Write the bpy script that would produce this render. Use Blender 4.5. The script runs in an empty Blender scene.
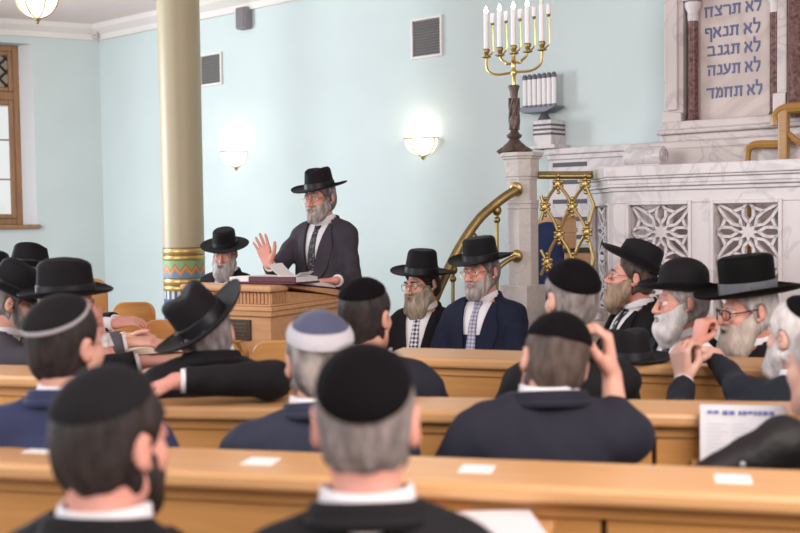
import bpy, bmesh, math, random, os
import numpy as np
from mathutils import Vector, Matrix, Euler
random.seed(7)
C = bpy.context.scene.collection
SC = bpy.context.scene
PI = math.pi
def R(d): return math.radians(d)

# ------------------------------------------------------------------ camera, world, lights, exposure
FPX = 1100.0
CAM = Vector((0, 0, 1.57))
PITCH, ROLL = R(2.63), R(0.8)
_r0, _u0, _f0 = Vector((1, 0, 0)), Vector((0, math.sin(PITCH), math.cos(PITCH))), Vector((0, math.cos(PITCH), -math.sin(PITCH)))
CR = _r0 * math.cos(ROLL) - _u0 * math.sin(ROLL)
CU = _u0 * math.cos(ROLL) + _r0 * math.sin(ROLL)
CF = _f0
cam_d = bpy.data.cameras.new('camera')
cam = bpy.data.objects.new('camera', cam_d); C.objects.link(cam)
cam.matrix_world = Matrix(((CR.x, CU.x, -CF.x, CAM.x), (CR.y, CU.y, -CF.y, CAM.y), (CR.z, CU.z, -CF.z, CAM.z), (0, 0, 0, 1)))
cam_d.sensor_width = 36; cam_d.lens = FPX / 800 * 36
cam_d.dof.use_dof = True; cam_d.dof.focus_distance = 6.9; cam_d.dof.aperture_fstop = 2.6
cam_d.clip_start = 0.05; cam_d.clip_end = 100
SC.camera = cam

def ray(px, py):
    return (CF + CR * ((px - 400) / FPX) - CU * ((py - 266.5) / FPX))
def P(px, py, Z): return CAM + ray(px, py) * Z            # point at camera depth Z
def at_height(px, py, z):
    d = ray(px, py); return CAM + d * ((z - CAM.z) / d.z)

SC.view_settings.view_transform = 'Standard'; SC.view_settings.look = 'None'
SC.view_settings.gamma = 1.0; SC.view_settings.use_curve_mapping = False
SC.view_settings.exposure = 0.34

world = bpy.data.worlds.new('daylight'); SC.world = world; world.use_nodes = True
wn = world.node_tree.nodes; bg = wn['Background']
bg.inputs[0].default_value = (0.93, 0.96, 1.0, 1); bg.inputs[1].default_value = 0.74

def area(name, loc, target, sx, sy, power, col=(1, 1, 1)):
    l = bpy.data.lights.new(name, 'AREA'); l.shape = 'RECTANGLE'; l.size = sx; l.size_y = sy; l.energy = power; l.color = col
    o = bpy.data.objects.new(name, l); C.objects.link(o); o.location = loc
    o.rotation_euler = (Vector(target) - Vector(loc)).to_track_quat('-Z', 'Y').to_euler()
    return o
area('window_light', (-6.2, 9.3, 2.3), (1.0, 6.5, 1.3), 1.6, 2.4, 235, (0.84, 0.93, 1.0))
area('hall_window_light', (-6.0, 1.5, 2.9), (0.5, 7.0, 1.2), 3.0, 2.2, 210, (0.94, 0.97, 1.0))
area('front_fill_light', (1.6, 0.6, 3.3), (0.8, 6.5, 1.2), 2.5, 2.5, 165, (1.0, 0.90, 0.84))  # unseen warm fill, added to brighten faces and fronts; no fitting stands here

# ------------------------------------------------------------------ materials
_M = {}
def mat(name, col, rough=0.6, metal=0.0, var=0.0, vscale=8.0, stretch=(1, 1, 1), col2=None, bump=0.0, bscale=60.0, bstretch=(1, 1, 1), spec=0.5, sheen=0.0, emit=None, estr=0.0, detail=4.0, rough2=None):
    """principled material; var mixes the colour towards col2 with a noise in object coordinates"""
    if name in _M: return _M[name]
    m = bpy.data.materials.new(name); m.use_nodes = True
    nt = m.node_tree; b = nt.nodes['Principled BSDF']
    b.inputs['Base Color'].default_value = (*col, 1); b.inputs['Roughness'].default_value = rough; b.inputs['Metallic'].default_value = metal
    b.inputs['Specular IOR Level'].default_value = spec
    if sheen: b.inputs['Sheen Weight'].default_value = sheen; b.inputs['Sheen Roughness'].default_value = 0.4
    if emit: b.inputs['Emission Color'].default_value = (*emit, 1); b.inputs['Emission Strength'].default_value = estr
    if var or bump:
        tc = nt.nodes.new('ShaderNodeTexCoord')
    if var:
        mp = nt.nodes.new('ShaderNodeMapping'); mp.inputs['Scale'].default_value = stretch
        nz = nt.nodes.new('ShaderNodeTexNoise'); nz.inputs['Scale'].default_value = vscale; nz.inputs['Detail'].default_value = detail
        rp = nt.nodes.new('ShaderNodeValToRGB')
        rp.color_ramp.elements[0].position = 0.35; rp.color_ramp.elements[1].position = 0.68
        c2 = col2 or tuple(c * 0.6 for c in col)
        rp.color_ramp.elements[0].color = (*[a + (q - a) * var for a, q in zip(col, c2)], 1)
        rp.color_ramp.elements[1].color = (*col, 1)
        L = nt.links
        L.new(tc.outputs['Object'], mp.inputs[0]); L.new(mp.outputs[0], nz.inputs['Vector']); L.new(nz.outputs['Fac'], rp.inputs[0]); L.new(rp.outputs[0], b.inputs['Base Color'])
    if bump:
        mp2 = nt.nodes.new('ShaderNodeMapping'); mp2.inputs['Scale'].default_value = bstretch
        n2 = nt.nodes.new('ShaderNodeTexNoise'); n2.inputs['Scale'].default_value = bscale; n2.inputs['Detail'].default_value = 3
        bp = nt.nodes.new('ShaderNodeBump'); bp.inputs['Strength'].default_value = bump; bp.inputs['Distance'].default_value = 0.01
        L = nt.links
        L.new(tc.outputs['Object'], mp2.inputs[0]); L.new(mp2.outputs[0], n2.inputs['Vector']); L.new(n2.outputs['Fac'], bp.inputs['Height']); L.new(bp.outputs[0], b.inputs['Normal'])
    _M[name] = m
    return m

def marble(name, col, vein, vs=3.0, thin=0.06, rough=0.35):
    if name in _M: return _M[name]
    m = bpy.data.materials.new(name); m.use_nodes = True; nt = m.node_tree; b = nt.nodes['Principled BSDF']
    N, L = nt.nodes, nt.links
    tc = N.new('ShaderNodeTexCoord'); nz = N.new('ShaderNodeTexNoise'); nz.inputs['Scale'].default_value = vs; nz.inputs['Detail'].default_value = 7; nz.inputs['Distortion'].default_value = 1.6
    sb = N.new('ShaderNodeMath'); sb.operation = 'SUBTRACT'; sb.inputs[1].default_value = 0.5
    ab = N.new('ShaderNodeMath'); ab.operation = 'ABSOLUTE'
    rp = N.new('ShaderNodeValToRGB'); rp.color_ramp.elements[0].color = (*vein, 1); rp.color_ramp.elements[1].position = thin; rp.color_ramp.elements[1].color = (*col, 1)
    n2 = N.new('ShaderNodeTexNoise'); n2.inputs['Scale'].default_value = vs * 0.6; n2.inputs['Detail'].default_value = 3
    mx = N.new('ShaderNodeMixRGB'); mx.blend_type = 'MULTIPLY'; mx.inputs[0].default_value = 0.12
    L.new(tc.outputs['Object'], nz.inputs['Vector']); L.new(tc.outputs['Object'], n2.inputs['Vector'])
    L.new(nz.outputs['Fac'], sb.inputs[0]); L.new(sb.outputs[0], ab.inputs[0]); L.new(ab.outputs[0], rp.inputs[0])
    L.new(rp.outputs[0], mx.inputs[1]); L.new(n2.outputs['Fac'], mx.inputs[2]); L.new(mx.outputs[0], b.inputs['Base Color'])
    b.inputs['Roughness'].default_value = rough
    _M[name] = m; return m

def wood(name, c1, c2, rough=0.38, scale=5.0, stretch=(0.6, 8, 8)):
    if name in _M: return _M[name]
    m = bpy.data.materials.new(name); m.use_nodes = True; nt = m.node_tree; b = nt.nodes['Principled BSDF']
    N, L = nt.nodes, nt.links
    tc = N.new('ShaderNodeTexCoord'); mp = N.new('ShaderNodeMapping'); mp.inputs['Scale'].default_value = stretch
    nz = N.new('ShaderNodeTexNoise'); nz.inputs['Scale'].default_value = scale; nz.inputs['Detail'].default_value = 6; nz.inputs['Distortion'].default_value = 0.6
    rp = N.new('ShaderNodeValToRGB'); rp.color_ramp.elements[0].position = 0.3; rp.color_ramp.elements[1].position = 0.7
    rp.color_ramp.elements[0].color = (*c2, 1); rp.color_ramp.elements[1].color = (*c1, 1)
    L.new(tc.outputs['Object'], mp.inputs[0]); L.new(mp.outputs[0], nz.inputs['Vector']); L.new(nz.outputs['Fac'], rp.inputs[0]); L.new(rp.outputs[0], b.inputs['Base Color'])
    b.inputs['Roughness'].default_value = rough
    _M[name] = m; return m

# ------------------------------------------------------------------ mesh builder
class MB:
    def __init__(s): s.v, s.f, s.m = [], [], []
    def add(s, vs, fs, mi=0, M=None):
        o = len(s.v)
        for p in vs:
            p = Vector(p)
            s.v.append(tuple(M @ p) if M is not None else tuple(p))
        for f in fs: s.f.append([o + i for i in f]); s.m.append(mi)
        return s
    def box(s, x0, x1, y0, y1, z0, z1, mi=0, M=None):
        return s.add([(x0, y0, z0), (x1, y0, z0), (x1, y1, z0), (x0, y1, z0), (x0, y0, z1), (x1, y0, z1), (x1, y1, z1), (x0, y1, z1)],
                     [(0, 3, 2, 1), (4, 5, 6, 7), (0, 1, 5, 4), (1, 2, 6, 5), (2, 3, 7, 6), (3, 0, 4, 7)], mi, M)
    def lathe(s, prof, n=24, c=(0, 0, 0), mi=0, M=None, a0=0.0, a1=2 * PI, capb=True, capt=True):
        full = abs(a1 - a0 - 2 * PI) < 1e-6; k = n if full else n + 1
        vs, fs = [], []
        for (r, z) in prof:
            for i in range(k):
                a = a0 + (a1 - a0) * i / n; vs.append((c[0] + r * math.cos(a), c[1] + r * math.sin(a), c[2] + z))
        for j in range(len(prof) - 1):
            for i in range(n):
                i2 = (i + 1) % k
                fs.append((j * k + i, j * k + i2, (j + 1) * k + i2, (j + 1) * k + i))
        if full and capb: fs.append(tuple(reversed(range(k))))
        if full and capt: fs.append(tuple((len(prof) - 1) * k + i for i in range(k)))
        return s.add(vs, fs, mi, M)
    def tube(s, pts, r, n=10, mi=0, M=None, closed=False):
        pts = [Vector(p) for p in pts]; rs = r if isinstance(r, (list, tuple)) else [r] * len(pts)
        vs, fs = [], []; N = len(pts); up = None
        for i, p in enumerate(pts):
            if closed: t = (pts[(i + 1) % N] - pts[i - 1]).normalized()
            else: t = (pts[min(i + 1, N - 1)] - pts[max(i - 1, 0)]).normalized()
            if up is None:
                up = Vector((0, 0, 1)) if abs(t.z) < 0.9 else Vector((1, 0, 0))
            a = t.cross(up).normalized(); b = a.cross(t).normalized(); up = b
            for j in range(n):
                an = 2 * PI * j / n; vs.append(p + (a * math.cos(an) + b * math.sin(an)) * rs[i])
        for i in range(N if closed else N - 1):
            i2 = (i + 1) % N
            for j in range(n):
                j2 = (j + 1) % n; fs.append((i * n + j, i * n + j2, i2 * n + j2, i2 * n + j))
        if not closed:
            fs.append(tuple(reversed(range(n)))); fs.append(tuple((N - 1) * n + j for j in range(n)))
        return s.add(vs, fs, mi, M)
    def prism(s, poly, y0, y1, mi=0, M=None):          # polygon in XZ extruded along Y
        n = len(poly); vs = [(x, y0, z) for x, z in poly] + [(x, y1, z) for x, z in poly]
        fs = [tuple(range(n)), tuple(reversed(range(n, 2 * n)))] + [(i, i + n, (i + 1) % n + n, (i + 1) % n) for i in range(n)]
        return s.add(vs, fs, mi, M)
    def ball(s, c, r, n=14, mi=0, M=None):
        rr = r if isinstance(r, (list, tuple)) else (r, r, r); vs, fs = [], []; m = max(6, n // 2)
        for j in range(1, m):
            t = PI * j / m
            for i in range(n):
                a = 2 * PI * i / n; vs.append((c[0] + rr[0] * math.sin(t) * math.cos(a), c[1] + rr[1] * math.sin(t) * math.sin(a), c[2] + rr[2] * math.cos(t)))
        tp = len(vs); vs.append((c[0], c[1], c[2] + rr[2])); vs.append((c[0], c[1], c[2] - rr[2]))
        for j in range(m - 2):
            for i in range(n):
                i2 = (i + 1) % n; fs.append((j * n + i, (j + 1) * n + i, (j + 1) * n + i2, j * n + i2))
        for i in range(n):
            i2 = (i + 1) % n; fs.append((tp, i, i2)); fs.append((tp + 1, (m - 2) * n + i2, (m - 2) * n + i))
        return s.add(vs, fs, mi, M)
    def build(s, name, mats, parent=None, smooth=False, bevel=0.0, loc=None, rot=None, fix=True):
        me = bpy.data.meshes.new(name); me.from_pydata(s.v, [], s.f)
        if not isinstance(mats, (list, tuple)): mats = [mats]
        for m in mats: me.materials.append(m)
        if len(mats) > 1: me.polygons.foreach_set('material_index', s.m)
        if fix:
            bm = bmesh.new(); bm.from_mesh(me); bmesh.ops.recalc_face_normals(bm, faces=bm.faces); bm.to_mesh(me); bm.free()
        if smooth:
            me.polygons.foreach_set('use_smooth', [True] * len(me.polygons))
            try: me.set_sharp_from_angle(angle=R(40))
            except Exception: pass
        o = bpy.data.objects.new(name, me); C.objects.link(o)
        if parent is not None: o.parent = parent
        if loc is not None: o.location = loc
        if rot is not None: o.rotation_euler = rot
        if bevel:
            b = o.modifiers.new('bevel', 'BEVEL'); b.width = bevel; b.segments = 2; b.limit_method = 'ANGLE'; b.angle_limit = R(40)
        return o

def tag(o, label, cat, group=None, kind=None):
    if label: o['label'] = label
    if cat: o['category'] = cat
    if group: o['group'] = group
    if kind: o['kind'] = kind
    return o
def struct(o, label=None, cat=None):
    o['kind'] = 'structure'
    if label: o['label'] = label
    o['category'] = cat or 'structure'
    return o
def thing(name, label, cat, loc=(0, 0, 0), rz=0.0, group=None, M=None):
    o = bpy.data.objects.new(name, None); C.objects.link(o); o.empty_display_size = 0.1
    if M is not None: o.matrix_world = M
    else: o.location = loc; o.rotation_euler = (0, 0, rz)
    return tag(o, label, cat, group)
def Tm(x, y, z): return Matrix.Translation((x, y, z))
def RZ(a): return Matrix.Rotation(a, 4, 'Z')
def smoothcurve(pts, n=8):
    """Catmull-Rom through points"""
    pts = [Vector(p) for p in pts]; out = []
    for i in range(len(pts) - 1):
        p0, p1, p2, p3 = pts[max(i - 1, 0)], pts[i], pts[i + 1], pts[min(i + 2, len(pts) - 1)]
        for k in range(n):
            t = k / n
            out.append(0.5 * ((2 * p1) + (p2 - p0) * t + (2 * p0 - 5 * p1 + 4 * p2 - p3) * t * t + (3 * p1 - p0 - 3 * p2 + p3) * t ** 3))
    out.append(pts[-1]); return out

# palette
WALLC = mat('wall_paint', (0.60, 0.685, 0.685), 0.8, var=0.12, vscale=1.5)
TRIMW = mat('white_plaster', (0.78, 0.73, 0.71), 0.8)
CEILM = mat('ceiling_plaster', (0.84, 0.72, 0.70), 0.9)
MARB = marble('pale_marble', (0.63, 0.55, 0.53), (0.50, 0.43, 0.42), 2.2, 0.035)
MARBW = marble('white_marble', (0.68, 0.625, 0.625), (0.55, 0.50, 0.515), 1.8, 0.035)
MARBT = marble('tablet_marble', (0.60, 0.50, 0.46), (0.50, 0.40, 0.37), 1.5, 0.08)
REDM = mat('red_brown_marble', (0.060, 0.019, 0.018), 0.25, var=1.0, vscale=40, col2=(0.20, 0.10, 0.09), detail=6)
STONE = marble('pedestal_stone', (0.56, 0.51, 0.485), (0.47, 0.425, 0.40), 9, 0.03, 0.6)
BRASS = mat('brass', (0.55, 0.40, 0.17), 0.42, 1.0, var=0.4, vscale=20)
BRASSD = mat('antique_brass', (0.36, 0.26, 0.11), 0.45, 1.0, var=0.5, vscale=25)
GOLD = mat('gold_metal', (0.72, 0.50, 0.18), 0.3, 1.0)
BRONZE = mat('dark_bronze', (0.17, 0.12, 0.105), 0.42, 0.6, var=0.7, vscale=30, bump=0.6, bscale=80)
PEWW = wood('pew_wood', (0.58, 0.295, 0.105), (0.49, 0.235, 0.07), 0.36)
PEWT = wood('pew_top_wood', (0.66, 0.375, 0.175), (0.58, 0.315, 0.135), 0.34)
PEWV = wood('pew_panel_wood', (0.60, 0.30, 0.09), (0.50, 0.235, 0.06), 0.4, stretch=(8, 8, 0.6))
LECW = wood('lectern_wood', (0.72, 0.42, 0.225), (0.60, 0.32, 0.15), 0.42)
FRAMEW = wood('window_frame_wood', (0.36, 0.19, 0.09), (0.25, 0.12, 0.055), 0.45, stretch=(8, 8, 0.6))
DARKSLOT = mat('dark_slot', (0.10, 0.095, 0.11), 0.7)
CHAIRW = wood('golden_chair_wood', (0.42, 0.22, 0.055), (0.33, 0.16, 0.04), 0.35)
PAPER = mat('white_paper', (0.82, 0.80, 0.80), 0.8)
COLM = mat('column_cream_paint', (0.43, 0.36, 0.235), 0.45, var=0.12, vscale=3)
# ------------------------------------------------------------------ room
A = P(99, 41, 13.0)                      # corner at the foot of the cornice
ZC = A.z
B_ = at_height(300, 0, ZC); L_ = at_height(0, 35, ZC)
A0 = Vector((A.x, A.y, 0))
U = (B_ - A); U.z = 0; U.normalize()     # along the back wall, left to right
NB = Vector((U.y, -U.x, 0))              # out of the back wall, into the room
if NB.y > 0: NB = -NB
UL = (L_ - A); UL.z = 0; UL.normalize()  # along the left wall, corner to the left
NL = Vector((-UL.y, UL.x, 0))
if NL.y > 0: NL = -NL
ZCEIL = P(97, 27, 13.0).z
def wuz(px, py, d=0.0):
    """(u, z) on the plane parallel to the back wall at distance d in front of it, seen at a pixel"""
    o = A0 + NB * d; r = ray(px, py); t = (o - CAM).dot(NB) / r.dot(NB); p = CAM + r * t
    return (p - o).dot(U), p.z
def luz(px, py, d=0.0):
    o = A0 + NL * d; r = ray(px, py); t = (o - CAM).dot(NL) / r.dot(NL); p = CAM + r * t
    return (p - o).dot(UL), p.z
# frames: local x along the wall, local -y out of the wall into the room, z up
def frame(o, ux, n): 
    return Matrix(((ux.x, -n.x, 0, o.x), (ux.y, -n.y, 0, o.y), (0, 0, 1, o.z), (0, 0, 0, 1)))
FB = frame(A0, U, NB)
FL = frame(A0, -UL, NL)                  # local x runs left to right, ends at the corner (x = 0)
print('ROOM', A, B_, L_, 'U', U, 'UL', UL, 'ceil', ZC, ZCEIL)

def in_frame(o, F): o.matrix_world = F; return o
# back wall
m = MB().box(-0.15, 13, 0, 0.2, 0, ZCEIL + 0.1); o = in_frame(m.build('wall_back', WALLC), FB); struct(o, 'pale turquoise back wall', 'wall')
# cornice bands
prof = [(0.0, ZC), (0.0, ZCEIL), (-0.16, ZCEIL), (-0.13, ZCEIL - 0.05), (-0.05, ZC + 0.06), (-0.035, ZC)]
def cornice(x0, x1, F, name, lab):
    vs = [(x0, y, z) for y, z in prof] + [(x1, y, z) for y, z in prof]; n = len(prof)
    fs = [tuple(range(n)), tuple(reversed(range(n, 2 * n)))] + [(i, i + n, (i + 1) % n + n, (i + 1) % n) for i in range(n)]
    o = MB().add(vs, fs).build(name, TRIMW); struct(in_frame(o, F), lab, 'cornice')
cornice(0, 13, FB, 'trim_1', 'white cornice along the top of the back wall')
cornice(-7, 0.0, FL, 'trim_2', 'white cornice along the top of the left wall')
# left wall with the window opening
WD = -0.22
wx1 = -luz(34.5, 130, 0.0)[0]; 
wzb = luz(30, 224.5, 0.0)[1]; wzt = luz(20, 38, 0.0)[1] - 0.06
wx0 = wx1 - 1.25
m = MB()
m.box(-7, wx0, 0, 0.35, 0, ZCEIL + 0.1); m.box(wx1, 0.15, 0, 0.35, 0, ZCEIL + 0.1); m.box(wx0, wx1, 0, 0.35, 0, wzb); m.box(wx0, wx1, 0, 0.35, wzt, ZCEIL + 0.1)
o = m.build('wall_left', WALLC); struct(in_frame(o, FL), 'grey turquoise wall with the window', 'wall')
wf1 = -luz(20.5, 130, -0.2)[0]; wf0 = wx0 + 0.14
m = MB()
for (xa, xb) in ((wx1, wf1), (wx0, wf0)):
    m.add([(xa, 0.0, wzb), (xa, 0.20, wzb), (xb, 0.20, wzb), (xa, 0.0, wzt), (xa, 0.20, wzt), (xb, 0.20, wzt)], [(0, 1, 2), (3, 5, 4), (0, 2, 5, 3), (0, 3, 4, 1), (1, 4, 5, 2)])
m.box(wf1, wx1, 0.2, 0.35, wzb, wzt); m.box(wx0, wf0, 0.2, 0.35, wzb, wzt)
o = m.build('trim_3', mat('reveal_white', (0.74, 0.76, 0.77), 0.7)); struct(in_frame(o, FL), 'bright splayed white window reveal', 'window reveal')
OX0, OX1 = wx0, wx1; wx0, wx1 = wf0, wf1
# window: frame > panes
win = MB()
fy0, fy1 = 0.20, 0.28
def ring(m, x0, x1, z0, z1, w, y0, y1):
    m.box(x0, x0 + w, y0, y1, z0, z1); m.box(x1 - w, x1, y0, y1, z0, z1); m.box(x0 + w, x1 - w, y0, y1, z0, z0 + w); m.box(x0 + w, x1 - w, y0, y1, z1 - w, z1)
ztr = luz(10, 96, -0.2)[1]
ring(win, wx0, wx1, wzb, wzt, 0.07, fy0, fy1); win.box(wx0 + 0.07, wx1 - 0.07, fy0, fy1, ztr - 0.05, ztr + 0.05)
wo = win.build('window_1', FRAMEW, bevel=0.008); struct(in_frame(wo, FL), 'brown wooden window with white daylight behind', 'window')
s2 = MB(); xm = (wx0 + wx1) / 2
for a, b in ((wx0 + 0.07, xm), (xm, wx1 - 0.07)):
    ring(s2, a, b, wzb + 0.07, ztr - 0.05, 0.055, fy0 - 0.015, fy1 - 0.02)
    ring(s2, a, b, ztr + 0.05, wzt - 0.07, 0.05, fy0 - 0.015, fy1 - 0.02)
s2.build('window_sash', FRAMEW, wo, bevel=0.012)
s3 = MB()
h3 = (ztr - 0.05 - wzb - 0.07)
for k in (1, 2): s3.box(wx0 + 0.1, wx1 - 0.1, fy0 + 0.01, fy1 - 0.03, wzb + 0.07 + h3 * k / 3 - 0.008, wzb + 0.07 + h3 * k / 3 + 0.008)
s3.build('glazing_bar', FRAMEW, wo)
def pane_mat(name, stained):
    m = bpy.data.materials.new(name); m.use_nodes = True; nt = m.node_tree; N, L = nt.nodes, nt.links
    N.remove(N['Principled BSDF']); out = N['Material Output']
    tr = N.new('ShaderNodeBsdfTransparent'); gl = N.new('ShaderNodeBsdfGlossy'); gl.inputs['Roughness'].default_value = 0.05; mx = N.new('ShaderNodeMixShader'); mx.inputs[0].default_value = 0.05
    L.new(tr.outputs[0], mx.inputs[1]); L.new(gl.outputs[0], mx.inputs[2]); L.new(mx.outputs[0], out.inputs[0])
    if stained:
        tc = N.new('ShaderNodeTexCoord'); mp = N.new('ShaderNodeMapping'); mp.inputs['Rotation'].default_value = (0, R(45), 0); mp.inputs['Scale'].default_value = (9, 0.001, 9)
        ck = N.new('ShaderNodeTexVoronoi'); ck.feature = 'F1'; ck.distance = 'CHEBYCHEV'; ck.inputs['Scale'].default_value = 1.0; ck.inputs['Randomness'].default_value = 0.0
        rp = N.new('ShaderNodeValToRGB'); rp.color_ramp.interpolation = 'CONSTANT'
        e = rp.color_ramp.elements; e[0].color = (0.95, 0.9, 0.75, 1); e[1].position = 0.62; e[1].color = (0.06, 0.12, 0.35, 1)
        x = e.new(0.78); x.color = (0.02, 0.02, 0.03, 1)
        wv = N.new('ShaderNodeTexNoise'); wv.inputs['Scale'].default_value = 3
        L.new(tc.outputs['Object'], mp.inputs[0]); L.new(mp.outputs[0], ck.inputs['Vector']); 
        ad = N.new('ShaderNodeMath'); ad.operation = 'MULTIPLY'; ad.inputs[1].default_value = 1.7
        L.new(ck.outputs['Distance'], ad.inputs[0]); L.new(ad.outputs[0], rp.inputs[0]); L.new(rp.outputs[0], tr.inputs[0])
    else: tr.inputs[0].default_value = (0.98, 0.98, 0.96, 1)
    return m
s4 = MB().box(wx0 + 0.08, wx1 - 0.08, 0.235, 0.241, wzb + 0.08, ztr - 0.04); s4.build('window_pane', pane_mat('clear_glass', False), wo)
s5 = MB().box(wx0 + 0.08, wx1 - 0.08, 0.235, 0.241, ztr + 0.04, wzt - 0.08); o = s5.build('stained_glass_pane', pane_mat('stained_glass', True), wo); o['label'] = 'leaded patterned stained glass'
s6 = MB().box(OX0 - 0.04, OX1 + 0.03, -0.05, 0.2, wzb - 0.05, wzb); s6.build('window_sill', FRAMEW, wo, bevel=0.01)
# ceiling and floor
m = MB().box(-12, 12, -1.5, 22, ZCEIL, ZCEIL + 0.1); struct(m.build('ceiling', CEILM), 'pinkish white plaster ceiling', 'ceiling')
FLOORM = wood('floor_boards', (0.20, 0.13, 0.08), (0.14, 0.09, 0.055), 0.5, 4, (0.5, 6, 6))
m = MB().box(-12, 12, -1.5, 22, -0.1, 0); struct(m.build('floor', FLOORM), 'brown floor under the pews', 'floor')
m = MB().box(-7, 0, -0.025, 0, 0, 0.14); struct(in_frame(m.build('baseboard_left', mat('green_skirting', (0.06, 0.10, 0.09), 0.5)), FL), 'dark green baseboard of the left wall', 'baseboard')

def wall_vent(px0, py0, px1, py1, label):
    u0, z1 = wuz(px0, (py0[0])); u1, z1b = wuz(px1, py1[0]); _, z0 = wuz(px0, py0[1]); _, z0b = wuz(px1, py1[1])
    z1 = (z1 + z1b) / 2; z0 = (z0 + z0b) / 2
    t = thing('wall_vent', label, 'vent', group='ventilation grilles on the back wall', M=FB @ Tm((u0 + u1) / 2, 0, (z0 + z1) / 2))
    w, h = (u1 - u0) / 2, (z1 - z0) / 2
    m = MB(); ring(m, -w, w, -h, h, 0.022, -0.025, 0); m.build('frame', TRIMW, t, bevel=0.004)
    MB().box(-w + 0.02, w - 0.02, -0.006, 0, -h + 0.02, h - 0.02).build('backing', mat('vent_dark', (0.13, 0.12, 0.12), 0.7), t)
    m = MB(); n = 13
    for k in range(n):
        z = -h + 0.03 + (2 * h - 0.06) * k / (n - 1)
        m.add([(-w + 0.02, -0.02, z - 0.008), (w - 0.02, -0.02, z - 0.008), (w - 0.02, -0.006, z + 0.006), (-w + 0.02, -0.006, z + 0.006), (-w + 0.02, -0.02, z - 0.005), (w - 0.02, -0.02, z - 0.005), (w - 0.02, -0.006, z + 0.009), (-w + 0.02, -0.006, z + 0.009)],
              [(0, 1, 2, 3), (4, 7, 6, 5), (0, 4, 5, 1), (1, 5, 6, 2), (2, 6, 7, 3), (3, 7, 4, 0)])
    m.build('slat', mat('vent_slat', (0.21, 0.20, 0.20), 0.5), t)
wall_vent(201, (54.5, 87.5), 222.5, (52, 84), 'square grey louvred wall vent just right of the column')
wall_vent(412, (19.5, 60), 443, (15, 56), 'square grey louvred wall vent near the candelabrum')
# small loudspeaker box and corner sensor
u, z = wuz(247.5, 19, 0.0)
t = thing('wall_loudspeaker', 'small grey loudspeaker box high on the back wall under the cornice', 'loudspeaker', M=FB @ Tm(u, 0, z))
MB().box(-0.075, 0.075, -0.10, 0, -0.11, 0.11).build('case', mat('speaker_grey', (0.24, 0.22, 0.23), 0.6), t, bevel=0.015)
MB().box(-0.06, 0.06, -0.106, -0.099, -0.095, 0.095).build('front_grille', mat('speaker_cloth', (0.20, 0.18, 0.19), 0.8, bump=0.5, bscale=200), t)
t = thing('corner_sensor', 'small white motion sensor in the corner on the cornice', 'sensor', loc=A0 + (NB + NL).normalized() * 0.09 + Vector((0, 0, (ZC + ZCEIL) / 2 - 0.02)), rz=math.atan2((NB + NL).y, (NB + NL).x) + PI / 2)
MB().box(-0.035, 0.035, -0.05, 0.05, -0.055, 0.055).build('case', mat('sensor_white', (0.6, 0.55, 0.54), 0.5), t, bevel=0.012)
MB().ball((0, -0.05, -0.02), (0.025, 0.012, 0.022)).build('lens', mat('sensor_lens', (0.45, 0.42, 0.42), 0.3), t, smooth=True)

# lamps ------------------------------------------------------------
def shade_mat(name, col, s):
    return mat(name, (0.85, 0.82, 0.75), 0.4, emit=col, estr=s)
SHADE = shade_mat('lit_frosted_glass', (1.0, 0.90, 0.72), 1.5)
def sconce(px, pyt, pyb, label):
    u, z = wuz(px - 4.5, (pyt + pyb) / 2, 0.08); _, zt = wuz(px, pyt, 0.1); _, zb = wuz(px, pyb, 0.1)
    t = thing('wall_sconce', label, 'wall lamp', group='half bowl wall lamps', M=FB @ Tm(u, 0, zt))
    h = zt - zb; r = 0.165
    prof = [(r * math.cos(a) ** 0.8 if a < PI / 2 - 1e-3 else 0.004, -h * 0.86 * math.sin(a)) for a in [PI / 2 * k / 10 for k in range(11)]]
    m = MB(); m.lathe(prof, 20, a0=PI, a1=2 * PI); m.build('glass_bowl', SHADE, t, smooth=True)
    m = MB(); pts = [(r * 1.03 * math.cos(a), r * 1.03 * math.sin(a), 0.0) for a in [PI + PI * k / 16 for k in range(17)]]
    m.tube(pts, 0.006, 8)
    for aa in (PI * 1.08, PI * 1.5, PI * 1.92):
        m.tube([((rr + 0.006) * math.cos(aa), (rr + 0.006) * math.sin(aa), zz) for rr, zz in prof], 0.005, 6)
    m.build('brass_strap', BRASS, t, smooth=True)
    m = MB().ball((0, -0.01, -h * 0.9), (0.02, 0.02, 0.025)); m.ball((0, -0.01, -h * 1.0), (0.009, 0.009, 0.018)); m.build('finial', BRASS, t, smooth=True)
    MB().box(-0.05, 0.05, -0.012, 0, -h * 0.8, -0.01).build('back_plate', BRASS, t, bevel=0.004)
    l = bpy.data.lights.new('sconce_bulb', 'POINT'); l.energy = 1.6; l.color = (1, 0.86, 0.66); l.shadow_soft_size = 0.05
    lo = bpy.data.objects.new('sconce_bulb', l); C.objects.link(lo); lo.parent = t; lo.location = (0, -0.10, 0.06)
sconce(235, 151.5, 168.5, 'lit half bowl wall lamp behind the speaker, right of the column')
sconce(422, 138, 157.5, 'lit half bowl wall lamp between the speaker and the stone newel')
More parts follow.
